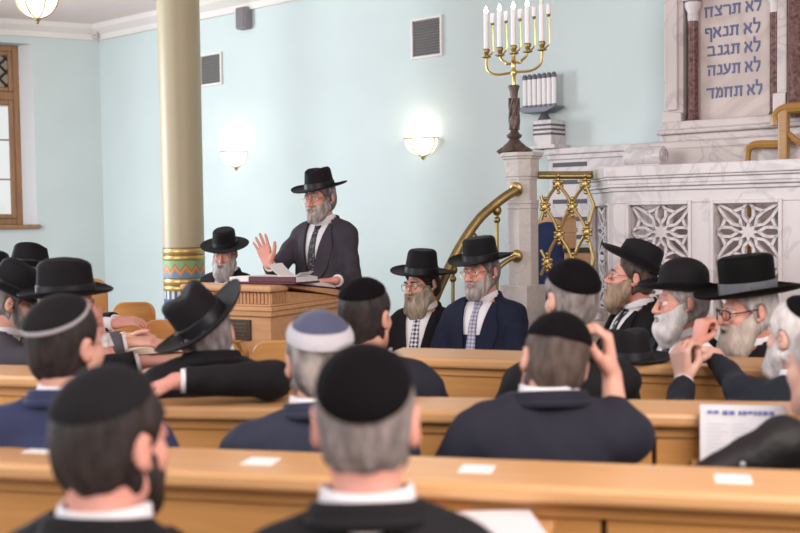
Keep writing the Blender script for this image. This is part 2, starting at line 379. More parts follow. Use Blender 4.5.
# ceiling lamp
p = P(37, 0, 10.5)
t = thing('ceiling_lamp', 'lit frosted glass bowl lamp with brass ribs under the ceiling', 'ceiling lamp', loc=(p.x, p.y, ZCEIL))
zr = P(37, -6, 10.5).z - ZCEIL; zb_ = P(37, 18, 10.5).z - ZCEIL; r = 0.195
prof = [(r * math.cos(a) if k < 10 else 0.004, zr + (zb_ - zr) * math.sin(a)) for k, a in [(k, PI / 2 * k / 10) for k in range(11)]]
m = MB().lathe(prof, 28); m.build('glass_bowl', SHADE, t, smooth=True)
m = MB(); m.tube([(r * 1.03 * math.cos(a), r * 1.03 * math.sin(a), zr) for a in [2 * PI * k / 28 for k in range(28)]], 0.014, 8, closed=True)
for k in range(6):
    a = 2 * PI * k / 6 + 0.2; m.tube([((q + 0.006) * math.cos(a), (q + 0.006) * math.sin(a), zz) for q, zz in prof], 0.007, 6)
m.build('brass_rib', BRASSD, t, smooth=True)
m = MB().ball((0, 0, zb_ - 0.01), (0.03, 0.03, 0.018)); m.ball((0, 0, zb_ - 0.035), (0.016, 0.016, 0.022)); m.build('finial', BRASSD, t, smooth=True)
m = MB().tube([(0, 0, 0), (0, 0, zr)], 0.012); m.lathe([(0.09, 0), (0.08, -0.025), (0.02, -0.035)], 20); m.build('stem', BRASSD, t, smooth=True)
l = bpy.data.lights.new('lamp_bulb', 'POINT'); l.energy = 22; l.color = (1, 0.88, 0.76); l.shadow_soft_size = 0.08
lo = bpy.data.objects.new('lamp_bulb', l); C.objects.link(lo); lo.parent = t; lo.location = (0, 0, zr + 0.03)

# column ------------------------------------------------------------
ZCOL = 9.3
pc = P(184, 260, ZCOL); cr = 20.5 / FPX * ZCOL
t = thing('painted_column', 'cream painted round column with a zigzag painted base band', 'column', loc=(pc.x, pc.y, 0))
zg = lambda y: P(183, y, ZCOL).z
t['kind'] = 'structure'
z1, z2 = zg(248), zg(286)
MB().lathe([(cr, z1), (cr * 1.0, z1 + 0.3), (cr * 1.02, ZCEIL)], 48).build('shaft', COLM, t, smooth=True)
GB = mat('gilt_paint', (0.55, 0.38, 0.13), 0.35, 0.6); GBD = mat('gilt_dark', (0.20, 0.12, 0.05), 0.4, 0.3)
m = MB()
def gold_rings(m, ya, yb):
    za, zb = zg(ya), zg(yb); h = (za - zb) / 5
    m.lathe([(cr * 1.0, zb), (cr * 1.03, zb + h * .3), (cr * 1.03, zb + h * 1.5), (cr * 1.0, zb + h * 1.8)], 48, mi=0)
    m.lathe([(cr * 1.003, zb + h * 1.8), (cr * 1.003, zb + h * 2.4)], 48, mi=1)
    m.lathe([(cr * 1.0, zb + h * 2.4), (cr * 1.03, zb + h * 2.8), (cr * 1.03, zb + h * 4.2), (cr * 1.0, zb + h * 4.5)], 48, mi=0)
    m.lathe([(cr * 1.003, zb + h * 4.5), (cr * 1.003, za)], 48, mi=1)
gold_rings(m, 247, 260); gold_rings(m, 277, 290)
m.build('gilt_ring', [GB, GBD], t, smooth=True)
zt_, zb_ = zg(260), zg(277)
cols = [mat('paint_blue', (0.10, 0.26, 0.42), 0.5), mat('paint_orange', (0.62, 0.20, 0.06), 0.5), mat('paint_ochre', (0.62, 0.33, 0.09), 0.5), mat('paint_rust', (0.50, 0.14, 0.05), 0.5), mat('paint_green', (0.22, 0.42, 0.20), 0.5)]
m = MB(); nz = 12; hh = zt_ - zb_
for k in range(nz * 2):
    a0 = 2 * PI * k / (nz * 2); a1 = 2 * PI * (k + 1) / (nz * 2); up0, up1 = (0.0, 1.0) if k % 2 == 0 else (1.0, 0.0)
    def zl(f, up): return {0: 0, 1: 0.05 + 0.42 * up, 2: 0.18 + 0.42 * up, 3: 0.31 + 0.42 * up, 4: 0.44 + 0.42 * up, 5: 1}[f] * hh + zb_
    for f in range(5):
        SUB = 3
        for q in range(SUB):
            t0, t1 = q / SUB, (q + 1) / SUB; b0, b1 = a0 + (a1 - a0) * t0, a0 + (a1 - a0) * t1
            w0, w1 = up0 + (up1 - up0) * t0, up0 + (up1 - up0) * t1
            rr = cr * 1.005
            m.add([(rr * math.cos(b0), rr * math.sin(b0), zl(f, w0)), (rr * math.cos(b1), rr * math.sin(b1), zl(f, w1)), (rr * math.cos(b1), rr * math.sin(b1), zl(f + 1, w1)), (rr * math.cos(b0), rr * math.sin(b0), zl(f + 1, w0))], [(0, 1, 2, 3)], f)
m.build('zigzag_band', cols, t, smooth=False, fix=False)
m = MB(); n = 40; za, zb2 = zg(290), zg(298)
for k in range(n):
    b0, b1 = 2 * PI * k / n, 2 * PI * (k + 1) / n; rr = cr * 1.005
    m.add([(rr * math.cos(b0), rr * math.sin(b0), zb2), (rr * math.cos(b1), rr * math.sin(b1), zb2), (rr * math.cos(b1), rr * math.sin(b1), za), (rr * math.cos(b0), rr * math.sin(b0), za)], [(0, 1, 2, 3)], k % 2)
m.lathe([(cr * 1.06, 0), (cr * 1.06, 0.12), (cr * 1.0, 0.16), (cr * 1.0, zb2)], 40, mi=0)
m.build('column_base', [mat('paint_navy', (0.05, 0.08, 0.22), 0.5), mat('paint_cream', (0.6, 0.55, 0.42), 0.5)], t, fix=False)
# ------------------------------------------------------------------ ark wall, low stone wall, platform, balustrade
ark = thing('torah_ark', 'white marble ark wall with dark lettered tablet and red brown columns', 'ark', M=FB)
def ub(px, py, d): return wuz(px, py, d)[0]
def zb(px, py, d): return wuz(px, py, d)[1]
D1 = 0.30
uL = ub(662, 70, D1); uR = ub(800, 70, D1) + 1.6
zB = zb(665, 128, D1)
MB().box(uL, uR, -0.22, 0, zB - 0.05, ZCEIL).build('back_slab', MARB, ark, bevel=0.01)
u1, u2 = ub(664, 60, D1), ub(683, 60, D1)
m = MB().box(u1, u2, -D1, -0.2, zB, ZCEIL); m.box(u1 + 0.04, u2 - 0.035, -D1 - 0.02, -D1 + .01, zB + 0.12, ZCEIL); 
m.prism([(u1, zB), (u2, zB), (u2, zB + 0.10), (u1, zB + 0.12)], -D1 - 0.03, -0.2)
m.build('pilaster', MARB, ark, bevel=0.008)
u3, u4 = ub(776.5, 60, D1), ub(787, 60, D1)
m = MB().box(u3, u4, -D1, -0.2, zB + 0.16, ZCEIL); m.box(u3 - 0.02, u4, -D1 - 0.02, -0.2, zB, zB + 0.18); m.build('pilaster', MARB, ark, bevel=0.008)
# tablet
ut0, ut1 = ub(697, 60, 0.24), ub(771, 60, 0.24)
tab = MB().box(ut0, ut1, -0.245, -0.2, zB + 0.02, ZCEIL - 0.05).build('tablet', MARBT, ark)
def colm(px, rad, zcap_py, nm_c, extra=None):
    u = ub(px, 60, D1); dd = -0.24 - rad
    o = MB().lathe([(rad * 1.45, zB), (rad * 1.45, zB + 0.03), (rad * 1.15, zB + 0.05), (rad, zB + 0.07), (rad, zcap_py)], 20, c=(u, dd, 0)).build(nm_c, REDM, ark, smooth=True)
    MB().lathe([(rad * 1.0, zcap_py), (rad * 1.1, zcap_py + 0.03), (rad * 1.05, zcap_py + 0.06), (rad * 1.6, zcap_py + 0.10), (rad * 1.6, zcap_py + 0.13), (rad * 1.1, zcap_py + 0.14)], 20, c=(u, dd, 0)).build('capital', MARBW, o, smooth=True)
    MB().box(u - rad * 1.6, u + rad * 1.6, -D1 - rad, -0.2, zcap_py + 0.14, ZCEIL).build('entablature', MARB, o)
colm(691.5, 0.036, zb(691, 21, D1), 'red_marble_column'); colm(773.5, 0.034, zb(773, 12, D1), 'red_marble_column')
u = ub(803, 60, D1)
MB().lathe([(0.12, zB), (0.12, zB + .05), (0.095, zB + .09), (0.088, zB + .12), (0.082, ZCEIL - 0.1)], 28, c=(u, -0.32, 0)).build('large_red_marble_column', REDM, ark, smooth=True)
# base courses
bcourse = MB(); 
for (px, pyT, pyB, d) in ((660, 121, 130, 0.38), (655, 129.5, 134, 0.46), (660, 134, 142, 0.42), (650, 142, 150, 0.55)):
    uu = ub(px, (pyT + pyB) / 2, d); bcourse.box(uu, uR, -d, 0, zb(px + 20, pyB, d), zb(px + 20, pyT, d))
bcourse.box(ub(650, 145, .55), uR, -0.55, 0, 0.9, zb(670, 149, 0.55))
bcourse.build('base_course', MARB, ark, bevel=0.012)
# lettering (the five short lines of the tablet, right to left)
BLUE = mat('letter_blue', (0.10, 0.115, 0.24), 0.5)
lines = [('לא תרצח', 8.5, 704, 761), ('לא תנאף', 30, 705, 760), ('לא תגנב', 48.5, 707, 760), ('לא תענה', 68, 707, 760), ('לא תחמד', 91, 706, 762)]
# carved letters as broad pen strokes: polylines in a unit box, baseline 0, top 1
_H, _V = 0.20, 0.165
STROKES = {
 'ד': [[(0, .9), (.76, .9)], [(.60, .95), (.60, 0)]],
 'ר': [[(0, .9), (.52, .9), (.62, .78), (.62, 0)]],
 'ת': [[(.06, .9), (.78, .9)], [(.68, .9), (.68, 0)], [(.22, .9), (.20, .10), (0, .09)]],
 'ח': [[(0, .9), (.80, .9)], [(.13, .9), (.13, 0)], [(.68, .9), (.68, 0)]],
 'ה': [[(0, .9), (.76, .9)], [(.66, .9), (.66, 0)], [(.13, .56), (.13, 0)]],
 'נ': [[(.10, .9), (.38, .88), (.40, .10), (0, .09)]],
 'ג': [[(.10, .9), (.38, .88), (.38, .40), (.48, 0)], [(.36, .34), (.02, .07)]],
 'ב': [[(0, .9), (.50, .9), (.56, .78), (.56, .10)], [(-.02, .09), (.74, .09)]],
 'צ': [[(.05, .97), (.62, .14)], [(.64, .97), (.58, .72), (.38, .50)], [(0, .09), (.66, .09)]],
 'א': [[(.05, .97), (.72, .03)], [(.66, .97), (.62, .72), (.48, .46)], [(.10, 0), (.08, .30), (.26, .64)]],
 'ל': [[(.07, 1.40), (.07, .90), (.56, .90), (.52, .52), (.28, 0)]],
 'ע': [[(.66, .97), (.60, .50), (.40, .18), (0, .03)], [(.10, .97), (.20, .60), (.40, .26)]],
 'מ': [[(.08, .97), (.27, .72), (.08, 0)], [(.27, .76), (.48, .92), (.66, .76), (.70, .10), (.42, .09)]],
 'ף': [[(.28, .50), (.06, .54), (.06, .9), (.50, .9), (.58, .78), (.58, -.38)]],
}
def glyph(ch):
    st = STROKES[ch]; xs_ = [p[0] for l in st for p in l]; return st, min(xs_) - 0.08, max(xs_) + 0.08
for txt, py, pxa, pxb in lines:
    ua, ub_ = ub(pxa, py, 0.25), ub(pxb, py, 0.25); zc_ = zb((pxa + pxb) / 2, py, 0.25)
    sz = (zb(735, 0, 0.25) - zb(735, 10.3, 0.25))
    x = 0.0; words_ = [[]]
    for ch in txt[::-1]:
        if ch == ' ': x += 0.34; words_.append([]); continue
        st, xa, xb = glyph(ch); words_[-1].append((st, x - xa)); x += xb - xa + 0.10
    sx = (ub_ - ua) / (x - 0.10)
    for w_ in words_:
        m = MB(); n_ = 0
        for st, dx in w_:
            for l in st:
                for (x0, y0), (x1, y1) in zip(l[:-1], l[1:]):
                    L = math.hypot(x1 - x0, y1 - y0); hz_ = abs(x1 - x0) / L; t_ = _V + (_H - _V) * hz_
                    nx, ny = -(y1 - y0) / L * t_ / 2, (x1 - x0) / L * t_ / 2; ex, ey = (x1 - x0) / L * 0.05, (y1 - y0) / L * 0.05
                    n_ += 1
                    m.prism([(ua + (px_ + dx) * sx, zc_ + (pz_ - 0.5) * sz) for px_, pz_ in ((x0 + nx - ex, y0 + ny - ey), (x0 - nx - ex, y0 - ny - ey), (x1 - nx + ex, y1 - ny + ey), (x1 + nx + ex, y1 + ny + ey))], -0.250 - 0.0001 * (n_ % 7), -0.244)
        m.build('lettering', BLUE, tab)
# low stone wall with dark slots at the foot of the wall
dd = 0.14
ul0, ul1 = ub(549, 160, dd), ub(668, 160, dd); zt_ = zb(600, 146, dd)
low = thing('low_stone_wall', 'low white stone wall with dark horizontal slots behind the brass grille', 'low wall', M=FB)
MB().box(ul0, ul1, -dd, 0, 0.0, zt_ - 0.05).build('body', MARBW, low)
m = MB().box(ul0 - 0.02, ul1, -dd - 0.04, 0, zt_ - 0.05, zt_); m.box(ul0 - 0.01, ul1, -dd - 0.02, 0, zt_ - 0.09, zt_ - 0.05); m.build('coping', MARBW, low, bevel=0.008)
for y in (164.5, 182, 201.5, 219, 237, 254):
    ua, uc = ub(553, y, dd), ub(587, y, dd); zz = zb(570, y, dd)
    MB().box(ua, uc, -dd - 0.004, -dd + 0.02, zz - 0.017, zz + 0.017).build('slot', DARKSLOT, low)
# stone pier under the wall candelabrum
dp = 0.2
pa, pb2 = ub(533.5, 130, dp), ub(551, 130, dp)
pier = thing('stone_pier', 'white stone pier with dark bands under the seven tube lamp', 'pier', M=FB)
m = MB().box(pa, pb2, -dp, -0.002, zt_, zb(540, 120, dp)); m.box(pa - .02, pb2 + .05, -dp - .03, -0.002, zt_, zb(540, 145, dp)); m.build('shaft', MARBW, pier, bevel=0.006)
m = MB()
for y in (125, 129.5, 134): zz = zb(542, y, dp); m.box(pa - 0.003, pb2 + 0.003, -dp - 0.003, -0.002, zz - 0.008, zz + 0.008)
m.build('dark_band', DARKSLOT, pier)
lamp = thing('seven_tube_candelabrum', 'seven white tube lamp with dark caps on a stone pier', 'candelabrum', M=FB @ Tm((pa + pb2) / 2, -0.1, zb(542, 120, dp)))
ztop, zbot = zb(540, 75, 0.1), zb(540, 107, 0.1); z0 = zb(542, 120, dp)
GREYM = mat('grey_metal', (0.16, 0.16, 0.19), 0.4, 0.4)
du = (ub(554, 90, .1) - ub(525, 90, .1)) / 6; uc = (ub(554, 90, .1) + ub(525, 90, .1)) / 2 - (pa + pb2) / 2
m = MB().prism([(uc - du * 3.4, zbot - z0), (uc - du * 3.6, zbot - z0 - 0.02), (uc - du * 2.2, zbot - z0 - 0.05), (uc + du * 2.2, zbot - z0 - 0.05), (uc + du * 4.2, zbot - z0 - 0.015), (uc + du * 4.1, zbot - z0)], -0.07, 0.07); m.build('tray', GREYM, lamp, bevel=0.006)
m = MB().lathe([(0.06, -0.005), (0.05, 0.02), (0.03, 0.05), (0.05, max(0.06, zbot - z0 - 0.045))], 16, c=(uc * .5, 0, 0)); m.build('foot', GREYM, lamp, smooth=True)
for k in range(7):
    x = uc + (k - 3) * du; tb = MB().lathe([(0.02, zbot - z0), (0.02, ztop - z0 - 0.02)], 14, c=(x, 0, 0)).build('tube', mat('tube_white', (0.80, 0.77, 0.78), 0.35), lamp, smooth=True)
    MB().lathe([(0.0215, ztop - z0 - 0.03), (0.0215, ztop - z0 - 0.005), (0.012, ztop - z0 + 0.012)], 14, c=(x, 0, 0)).build('cap', GREYM, tb, smooth=True)
    MB().lathe([(0.0215, zbot - z0), (0.0215, zbot - z0 + .018)], 14, c=(x, 0, 0)).build('collar', GREYM, tb, smooth=True)

# platform
ZPL = 0.90
BC = P(613, 220, 6.6); BC0 = Vector((BC.x, BC.y, 0))           # front-left corner of the balustrade
FBAL = frame(BC0, U, NB)
db = (BC0 - A0).dot(NB)
u_c = (BC0 - A0).dot(U)
m = MB().box(u_c - 0.25, u_c + 3.2, -db + 0.12, -dd - 0.05, 0, ZPL)
struct(in_frame(m.build('platform_floor', MARB), FB), 'raised stone platform behind the balustrade', 'platform')

bal = thing('marble_balustrade', 'white marble balustrade with pierced star lattice panels', 'balustrade', M=FBAL)
def bz(px, py): # height at the front plane
    o = BC0; r = ray(px, py); tt = (o - CAM).dot(NB) / r.dot(NB); p = CAM + r * tt; return (p - o).dot(U), p.z
ztop = bz(616, 167.5)[1]
def z_at(py, px=640): return bz(px, py)[1] + (ztop - bz(px, 166.2 if px == 640 else 166)[1]) * 0
z_cap = [z_at(166), z_at(176.5), z_at(179), z_at(184), z_at(187), z_at(191)]
print('BAL z', z_cap)
LEN = 3.2; RET = 0.30; T = 0.11
def course(m, o, z0, z1):
    m.box(-o * 0.4, LEN, -o, T, z0, z1)
m = MB(); course(m, 0.055, z_cap[1], z_cap[0]); course(m, 0.045, z_cap[2], z_cap[1]); course(m, 0.03, z_cap[3], z_cap[2]); course(m, 0.035, z_cap[4], z_cap[3]); course(m, 0.015, z_cap[5], z_cap[4])
m.build('coping', MARBW, bal, bevel=0.005)
zp1 = z_at(203.5); zp0 = 0.95
zr0 = z_cap[5]
pan = [(bz(628, 230)[0], bz(690, 230)[0]), (bz(712.5, 230)[0], bz(780.5, 230)[0])]
w_ = pan[1][1] - pan[1][0]; g_ = pan[1][0] - pan[0][1]
x = pan[1][1] + g_
while x + w_ < LEN: pan.append((x, x + w_)); x += w_ + g_
m = MB(); m.box(0, LEN, 0, T, zp1, zr0); m.box(0, LEN, 0, T, 0, zp0)
xs = [0] + [q for a in pan for q in a] + [LEN]
for k in range(0, len(xs), 2): m.box(xs[k], xs[k + 1], 0, T, zp0, zp1)
for a, b in pan: ring(m, a - 0.012, b + 0.012, zp0 - 0.012, zp1 + 0.012, 0.022, -0.012, 0.02)
m.build('frame', MARBW, bal, bevel=0.004)
def bar(m, p, q, w, y0, y1, xf):
    (x0, z0), (x1, z1) = p, q; L = math.hypot(x1 - x0, z1 - z0)
    if L < 1e-6: return
    nx, nz = -(z1 - z0) / L * w / 2, (x1 - x0) / L * w / 2
    m.prism([(x0 + nx, z0 + nz), (x0 - nx, z0 - nz), (x1 - nx, z1 - nz), (x1 + nx, z1 + nz)], y0, y1, M=xf)
def lattice(x0, x1, z0, z1, name, parent, M=None, bw=0.017, rows=None):
    """eight-pointed star tracery, repeated upwards"""
    m = MB(); w = x1 - x0; H = (z1 - z0); rows = rows or max(1, round(H / (w * 0.80))); h = H / rows
    y0, y1 = 0.03, 0.065
    for rI in range(rows):
        cx, cz = (x0 + x1) / 2, z0 + h * (rI + 0.5)
        def pt(a, rr, off=0.0):
            ca, sa = math.cos(a), math.sin(a); k = 1 / max(abs(ca), abs(sa)) if rr > 0.9 else 1.0
            return (cx + (ca * rr * k - sa * off) * w / 2, cz + (sa * rr * k + ca * off) * h / 2)
        for k in range(8):
            a = k * PI / 4; am = a + PI / 8
            hexa = [pt(a, 0.30), pt(a, 0.50, 0.15), pt(a, 0.80, 0.15), pt(a, 1.0), pt(a, 0.80, -0.15), pt(a, 0.50, -0.15)]
            for q in range(6): bar(m, hexa[q], hexa[(q + 1) % 6], bw, y0, y1, M)
            b_ = a + PI / 4
            bar(m, pt(a, 0.80, 0.15), pt(b_, 0.80, -0.15), bw, y0, y1, M)
        star = [p for k in range(8) for p in (pt(k * PI / 4, 0.34), pt(k * PI / 4 + PI / 8, 0.17))]
        m.prism(star, y0, y1, M=M)
        ring(m, x0, x1, cz - h / 2, cz + h / 2, bw * 0.7, y0, y1)
    return m.build(name, MARBW, parent)
for a, b in pan: lattice(a, b, zp0, zp1, 'star_lattice', bal, rows=2)
# canted left face of the balustrade, running straight back from the corner
RL = 0.78
q0 = BC0 + Vector((-0.02, RL, 0)); dr = (BC0 - q0).normalized()
FR = frame(q0, dr, Vector((-dr.y * -1, dr.x * -1, 0)) if False else Vector((dr.y, -dr.x, 0)))
FRL = FBAL.inverted() @ FR
def cant(m, o, z0, z1): m.box(-o, RL + o * 0.4, -o, T, z0, z1)
def put(m, name, bev=0.004):
    o = m.build(name, MARBW, bal, bevel=bev); o.matrix_basis = FRL; return o
m = MB(); cant(m, 0.055, z_cap[1], z_cap[0]); cant(m, 0.045, z_cap[2], z_cap[1]); cant(m, 0.03, z_cap[3], z_cap[2]); cant(m, 0.035, z_cap[4], z_cap[3]); cant(m, 0.015, z_cap[5], z_cap[4]); put(m, 'canted_coping')
ca, cb = 0.17, RL - 0.10
m = MB(); m.box(0, RL, 0, T, zp1, zr0); m.box(0, RL, 0, T, 0, zp0); m.box(0, ca, 0, T, zp0, zp1); m.box(cb, RL, 0, T, zp0, zp1); ring(m, ca - 0.012, cb + 0.012, zp0 - 0.012, zp1 + 0.012, 0.022, -0.012, 0.02); put(m, 'canted_frame')
o = lattice(ca, cb, zp0, zp1, 'star_lattice', bal, bw=0.024, rows=2); o.matrix_basis = FRL
# marble roll lying on the platform wall behind the coping
dcy = 0.75
ua, ub2 = ub(628, 156, dcy), ub(664, 156, dcy); zc_ = zb(660, 156, dcy); rc = (zb(660, 146, dcy) - zb(660, 166, dcy)) / 2
roll = thing('marble_scroll', 'white marble rolled scroll end lying beside the ark base', 'stone scroll', M=FB @ Tm(ua, -dcy, zc_))
MXR = Matrix.Rotation(PI / 2, 4, 'Y')
MB().lathe([(rc * 0.96, 0), (rc, 0.01), (rc, ub2 - ua - 0.01), (rc * 0.95, ub2 - ua)], 32, M=MXR).build('roll', MARBW, roll, smooth=True)
m = MB()
m.tube([(ub2 - ua + 0.002, rc * (1 - k / 40) * 0.8 * math.cos(k * 0.35), rc * (1 - k / 40) * 0.8 * math.sin(k * 0.35)) for k in range(34)], 0.005, 6); m.build('spiral', MARBW, roll, smooth=True)
MB().box(-0.06, ub2 - ua + 0.02, -0.1, 0.1, ZPL - zc_, -rc * 0.8).build('block', MARBW, roll, bevel=0.006)
# golden wood chair behind the balustrade
dch = 0.62
def chp(px, py): u_, z_ = wuz(px, py, dch); return u_, z_
u0, zarm = chp(747, 146); u1, _ = chp(784, 146)
ch = thing('wooden_armchair', 'golden brown wooden armchair with curved arms behind the balustrade', 'armchair', M=FB @ Tm(u0, -dch, 0))
w = 0.05
post = u1 - u0; _, zpt = chp(784, 109)
def armpath(yy, m):
    m.tube([(post, yy, zarm)] + smoothcurve([(post - 0.05, yy, zarm), (0.06, yy, zarm + 0.005), (0.012, yy, zarm - 0.02), (0.0, yy, zarm - 0.07)], 5) + [(0.0, yy, ZPL)], 0.026, 8)
for yy in (0.0, 0.42):
    m = MB(); armpath(yy, m); m.build('armrest', CHAIRW, ch, smooth=True)
    m = MB().box(post - 0.03, post + 0.03, yy - 0.03, yy + 0.03, ZPL, zpt); m.build('back_post', CHAIRW, ch, bevel=0.01)
    m = MB().tube(smoothcurve([(post - 0.055, yy, zpt - 0.10), (post - 0.05, yy, zpt - 0.04), (post + 0.02, yy, zpt), (post + 0.25, yy, zpt + 0.004), (post + 0.6, yy, zpt + 0.004)], 6), 0.034, 8); m.build('upper_arm', CHAIRW, ch, smooth=True)
    m = MB().tube([(post + 0.03, yy, zpt - 0.16), (post + 0.10, yy, zpt - 0.22), (post + 0.25, yy, zpt - 0.27)], 0.02, 8); m.build('brace', CHAIRW, ch, smooth=True)
for yy in (0.0, 0.42): MB().box(post + 0.52, post + 0.58, yy - 0.03, yy + 0.03, ZPL, zpt).build('back_post', CHAIRW, ch, bevel=0.01)
MB().box(0.0, post + 0.55, 0.0, 0.42, ZPL + 0.30, ZPL + 0.36).build('seat', CHAIRW, ch, bevel=0.01)

# stone newel with the candelabrum
ZN = 7.0
pn = P(522, 200, ZN); nz_ = lambda y: P(522, y, ZN).z
newel = thing('stone_newel', 'pale carved stone newel carrying the brass candelabrum', 'newel post', M=frame(Vector((pn.x, pn.y, 0)), U, NB))
s = ZN / FPX
def octo(m, wpx, y0, y1, wpx2=None):
    h1 = wpx * s / 2 / 1.22; h2 = (wpx2 or wpx) * s / 2 / 1.22
    za, zbb = nz_(y1), nz_(y0)
    def pts(h, z): c = h * 0.45; return [(-h, -c, z), (-c, -h, z), (c, -h, z), (h, -c, z), (h, c, z), (c, h, z), (-c, h, z), (-h, c, z)]
    m.add(pts(h1, za) + pts(h2, zbb), [tuple(reversed(range(8))), tuple(range(8, 16))] + [(i, (i + 1) % 8, (i + 1) % 8 + 8, i + 8) for i in range(8)])
m = MB(); octo(m, 36, 209, 400); octo(m, 37, 204, 209); m2 = m
zz = nz_(400)
h1 = 36 * s / 2 / 1.2; m.box(-h1 * 1.1, h1 * 1.1, -h1 * 1.1, h1 * 1.1, 0, nz_(285)); m.build('shaft', STONE, newel, bevel=0.004)
m = MB(); octo(m, 34, 178, 204); octo(m, 38, 200, 204); m.build('neck', STONE, newel, bevel=0.004)
m = MB(); octo(m, 39, 159, 177); octo(m, 36, 177, 180); 
m.build('carved_block', mat('carved_stone', (0.60, 0.545, 0.52), 0.7, var=0.5, vscale=18, bump=1.0, bscale=35), newel, bevel=0.003)
m = MB(); octo(m, 49, 153, 157); octo(m, 44, 157, 159.5); m.build('cap', STONE, newel, bevel=0.003)
# candelabrum
cz0 = nz_(153)
cd = thing('brass_candelabrum', 'tall brass candelabrum with five lit electric candles on the stone newel', 'candelabrum', M=frame(Vector((pn.x, pn.y, cz0)), U, NB) @ Tm(-0.055, 0, 0))
hz = lambda y: P(519, y, ZN).z - cz0
prof = [(0.085, 0), (0.092, 0.012), (0.075, 0.03), (0.07, 0.05), (0.045, 0.07), (0.03, 0.09), (0.045, 0.10), (0.05, 0.115), (0.03, 0.13), (0.022, 0.15), (0.036, 0.18), (0.034, 0.21), (0.024, 0.24), (0.030, 0.30), (0.022, 0.33), (0.026, hz(92)), (0.034, hz(88)), (0.038, hz(86)), (0.03, hz(85))]
m = MB().lathe(prof, 20)
for k in range(4):
    a = k * PI / 2 + 0.5; m.tube([(0.06 * math.cos(a), 0.06 * math.sin(a), 0.035), (0.09 * math.cos(a), 0.09 * math.sin(a), 0.02), (0.105 * math.cos(a), 0.105 * math.sin(a), 0.004)], [0.015, 0.013, 0.017], 8)
for k in range(6):
    a = k * PI / 3; m.tube([(0.03 * math.cos(a + q * 0.5), 0.03 * math.sin(a + q * 0.5), 0.15 + q * 0.05) for q in range(5)], 0.008, 6)
m.build('bronze_stem', BRONZE, cd, smooth=True)
m = MB().lathe([(0.012, hz(86)), (0.012, hz(76)), (0.02, hz(74)), (0.02, hz(71)), (0.012, hz(69)), (0.014, hz(64)), (0.02, hz(62)), (0.012, hz(60)), (0.012, hz(54))], 16); m.build('gold_stem', GOLD, cd, smooth=True)
SP = 0.108
zh = hz(72); zi = hz(62.5)
m = MB()
def yc(k): return hz(52)            # cup height
def arm(k, zlow):
    x = k * SP; sg = 1 if k > 0 else -1
    m = MB(); m.tube(smoothcurve([(0, 0, zlow), (x * 0.5, 0, zlow - 0.005), (x - sg * 0.05, 0, zlow + 0.005), (x - sg * 0.012, 0, zlow + 0.03), (x, 0, zlow + 0.07), (x, 0, yc(k))], 6), 0.008, 8); m.build('arm', GOLD, cd, smooth=True)
for k in (-2, 2): arm(k, zh)
for k in (-1, 1): arm(k, zi)
CAND = mat('candle_white', (0.84, 0.80, 0.80), 0.4); FLAME = mat('lit_bulb', (1, 0.95, 0.9), 0.3, emit=(1.0, 0.93, 0.82), estr=6)
for k in range(-2, 3):
    x = k * SP; z = yc(k)
    hol = MB().lathe([(0.008, z - 0.02), (0.032, z - 0.012), (0.032, z - 0.006), (0.012, z), (0.018, z + 0.015), (0.024, z + 0.03), (0.02, z + 0.042)], 14, c=(x, 0, 0)).build('candle_holder', BRASSD, cd, smooth=True)
    tp = z + 0.04 + 0.228
    cn = MB().lathe([(0.0165, z + 0.03), (0.0165, tp)], 16, c=(x, 0, 0)).build('candle', CAND, cd, smooth=True)
    MB().lathe([(0.006, tp), (0.014, tp + 0.014), (0.010, tp + 0.032), (0.002, tp + 0.05)], 12, c=(x, 0, 0)).build('flame_bulb', FLAME if k < 2 else CAND, cn, smooth=True)
    st = MB().tube(smoothcurve([(x + 0.01, 0.0, z - 0.005), (x + 0.045, 0.01, z + 0.02), (x + 0.048, 0.01, z + 0.10), (x + 0.044, 0.01, z + 0.20)], 6), 0.0045, 6).build('side_stem', GOLD, cd, smooth=True)
    MB().ball((x + 0.044, 0.01, z + 0.20), 0.012).build('side_knob', BRASSD, st, smooth=True)
    MB().lathe([(0.0145, z + 0.205), (0.0145, z + 0.265)], 14, c=(x + 0.044, 0.01, 0)).build('short_candle', CAND, st, smooth=True)
# stair rail
rail = thing('brass_stair_rail', 'curved brass handrail running down left from the stone newel', 'handrail')
top = [P(516, 190, 6.88), P(505, 197, 6.86), P(492, 207, 6.84), P(480, 218, 6.81), P(468, 234, 6.78), P(457, 252, 6.75), P(446, 274, 6.72), P(436, 296, 6.7), P(424, 330, 6.68)]
MB().tube(smoothcurve(top, 6), 0.030, 12).build('handrail', BRASSD, rail, smooth=True)
def rosette(p, q, r, name):
    d = (q - p).normalized(); Mx = Matrix.Translation(p) @ d.to_track_quat('Z', 'Y').to_matrix().to_4x4()
    MB().lathe([(r, 0), (r * 1.0, 0.012), (r * 0.75, 0.025), (r * 0.5, 0.03)], 18, M=Mx).build(name, BRASS, rail, smooth=True)
rosette(P(516.5, 189, 6.9), P(505, 196, 6.8), 0.047, 'rosette')
rosette(P(517, 256, 6.9), P(507, 260, 6.8), 0.042, 'rosette')
m = MB().tube(smoothcurve([P(517, 256, 6.88), P(507, 261, 6.86), P(497, 270, 6.84), P(484, 290, 6.8), P(470, 320, 6.76)], 5), 0.016, 10); m.build('lower_rail', BRASSD, rail, smooth=True)
for (pa_, pb_) in (((497, 203), (497, 330)), ((473, 230), (473, 340)), ((453, 262), (453, 345))):
    m = MB().tube([P(*pa_, 6.86), P(*pb_, 6.86)], 0.011, 8); c_ = P(pa_[0], pa_[1] + 17, 6.86); m.ball(c_, 0.022); m.ball(c_ + Vector((0, 0, 0.06)), (0.03, 0.03, 0.035)); m.build('baluster', BRASSD, rail, smooth=True)
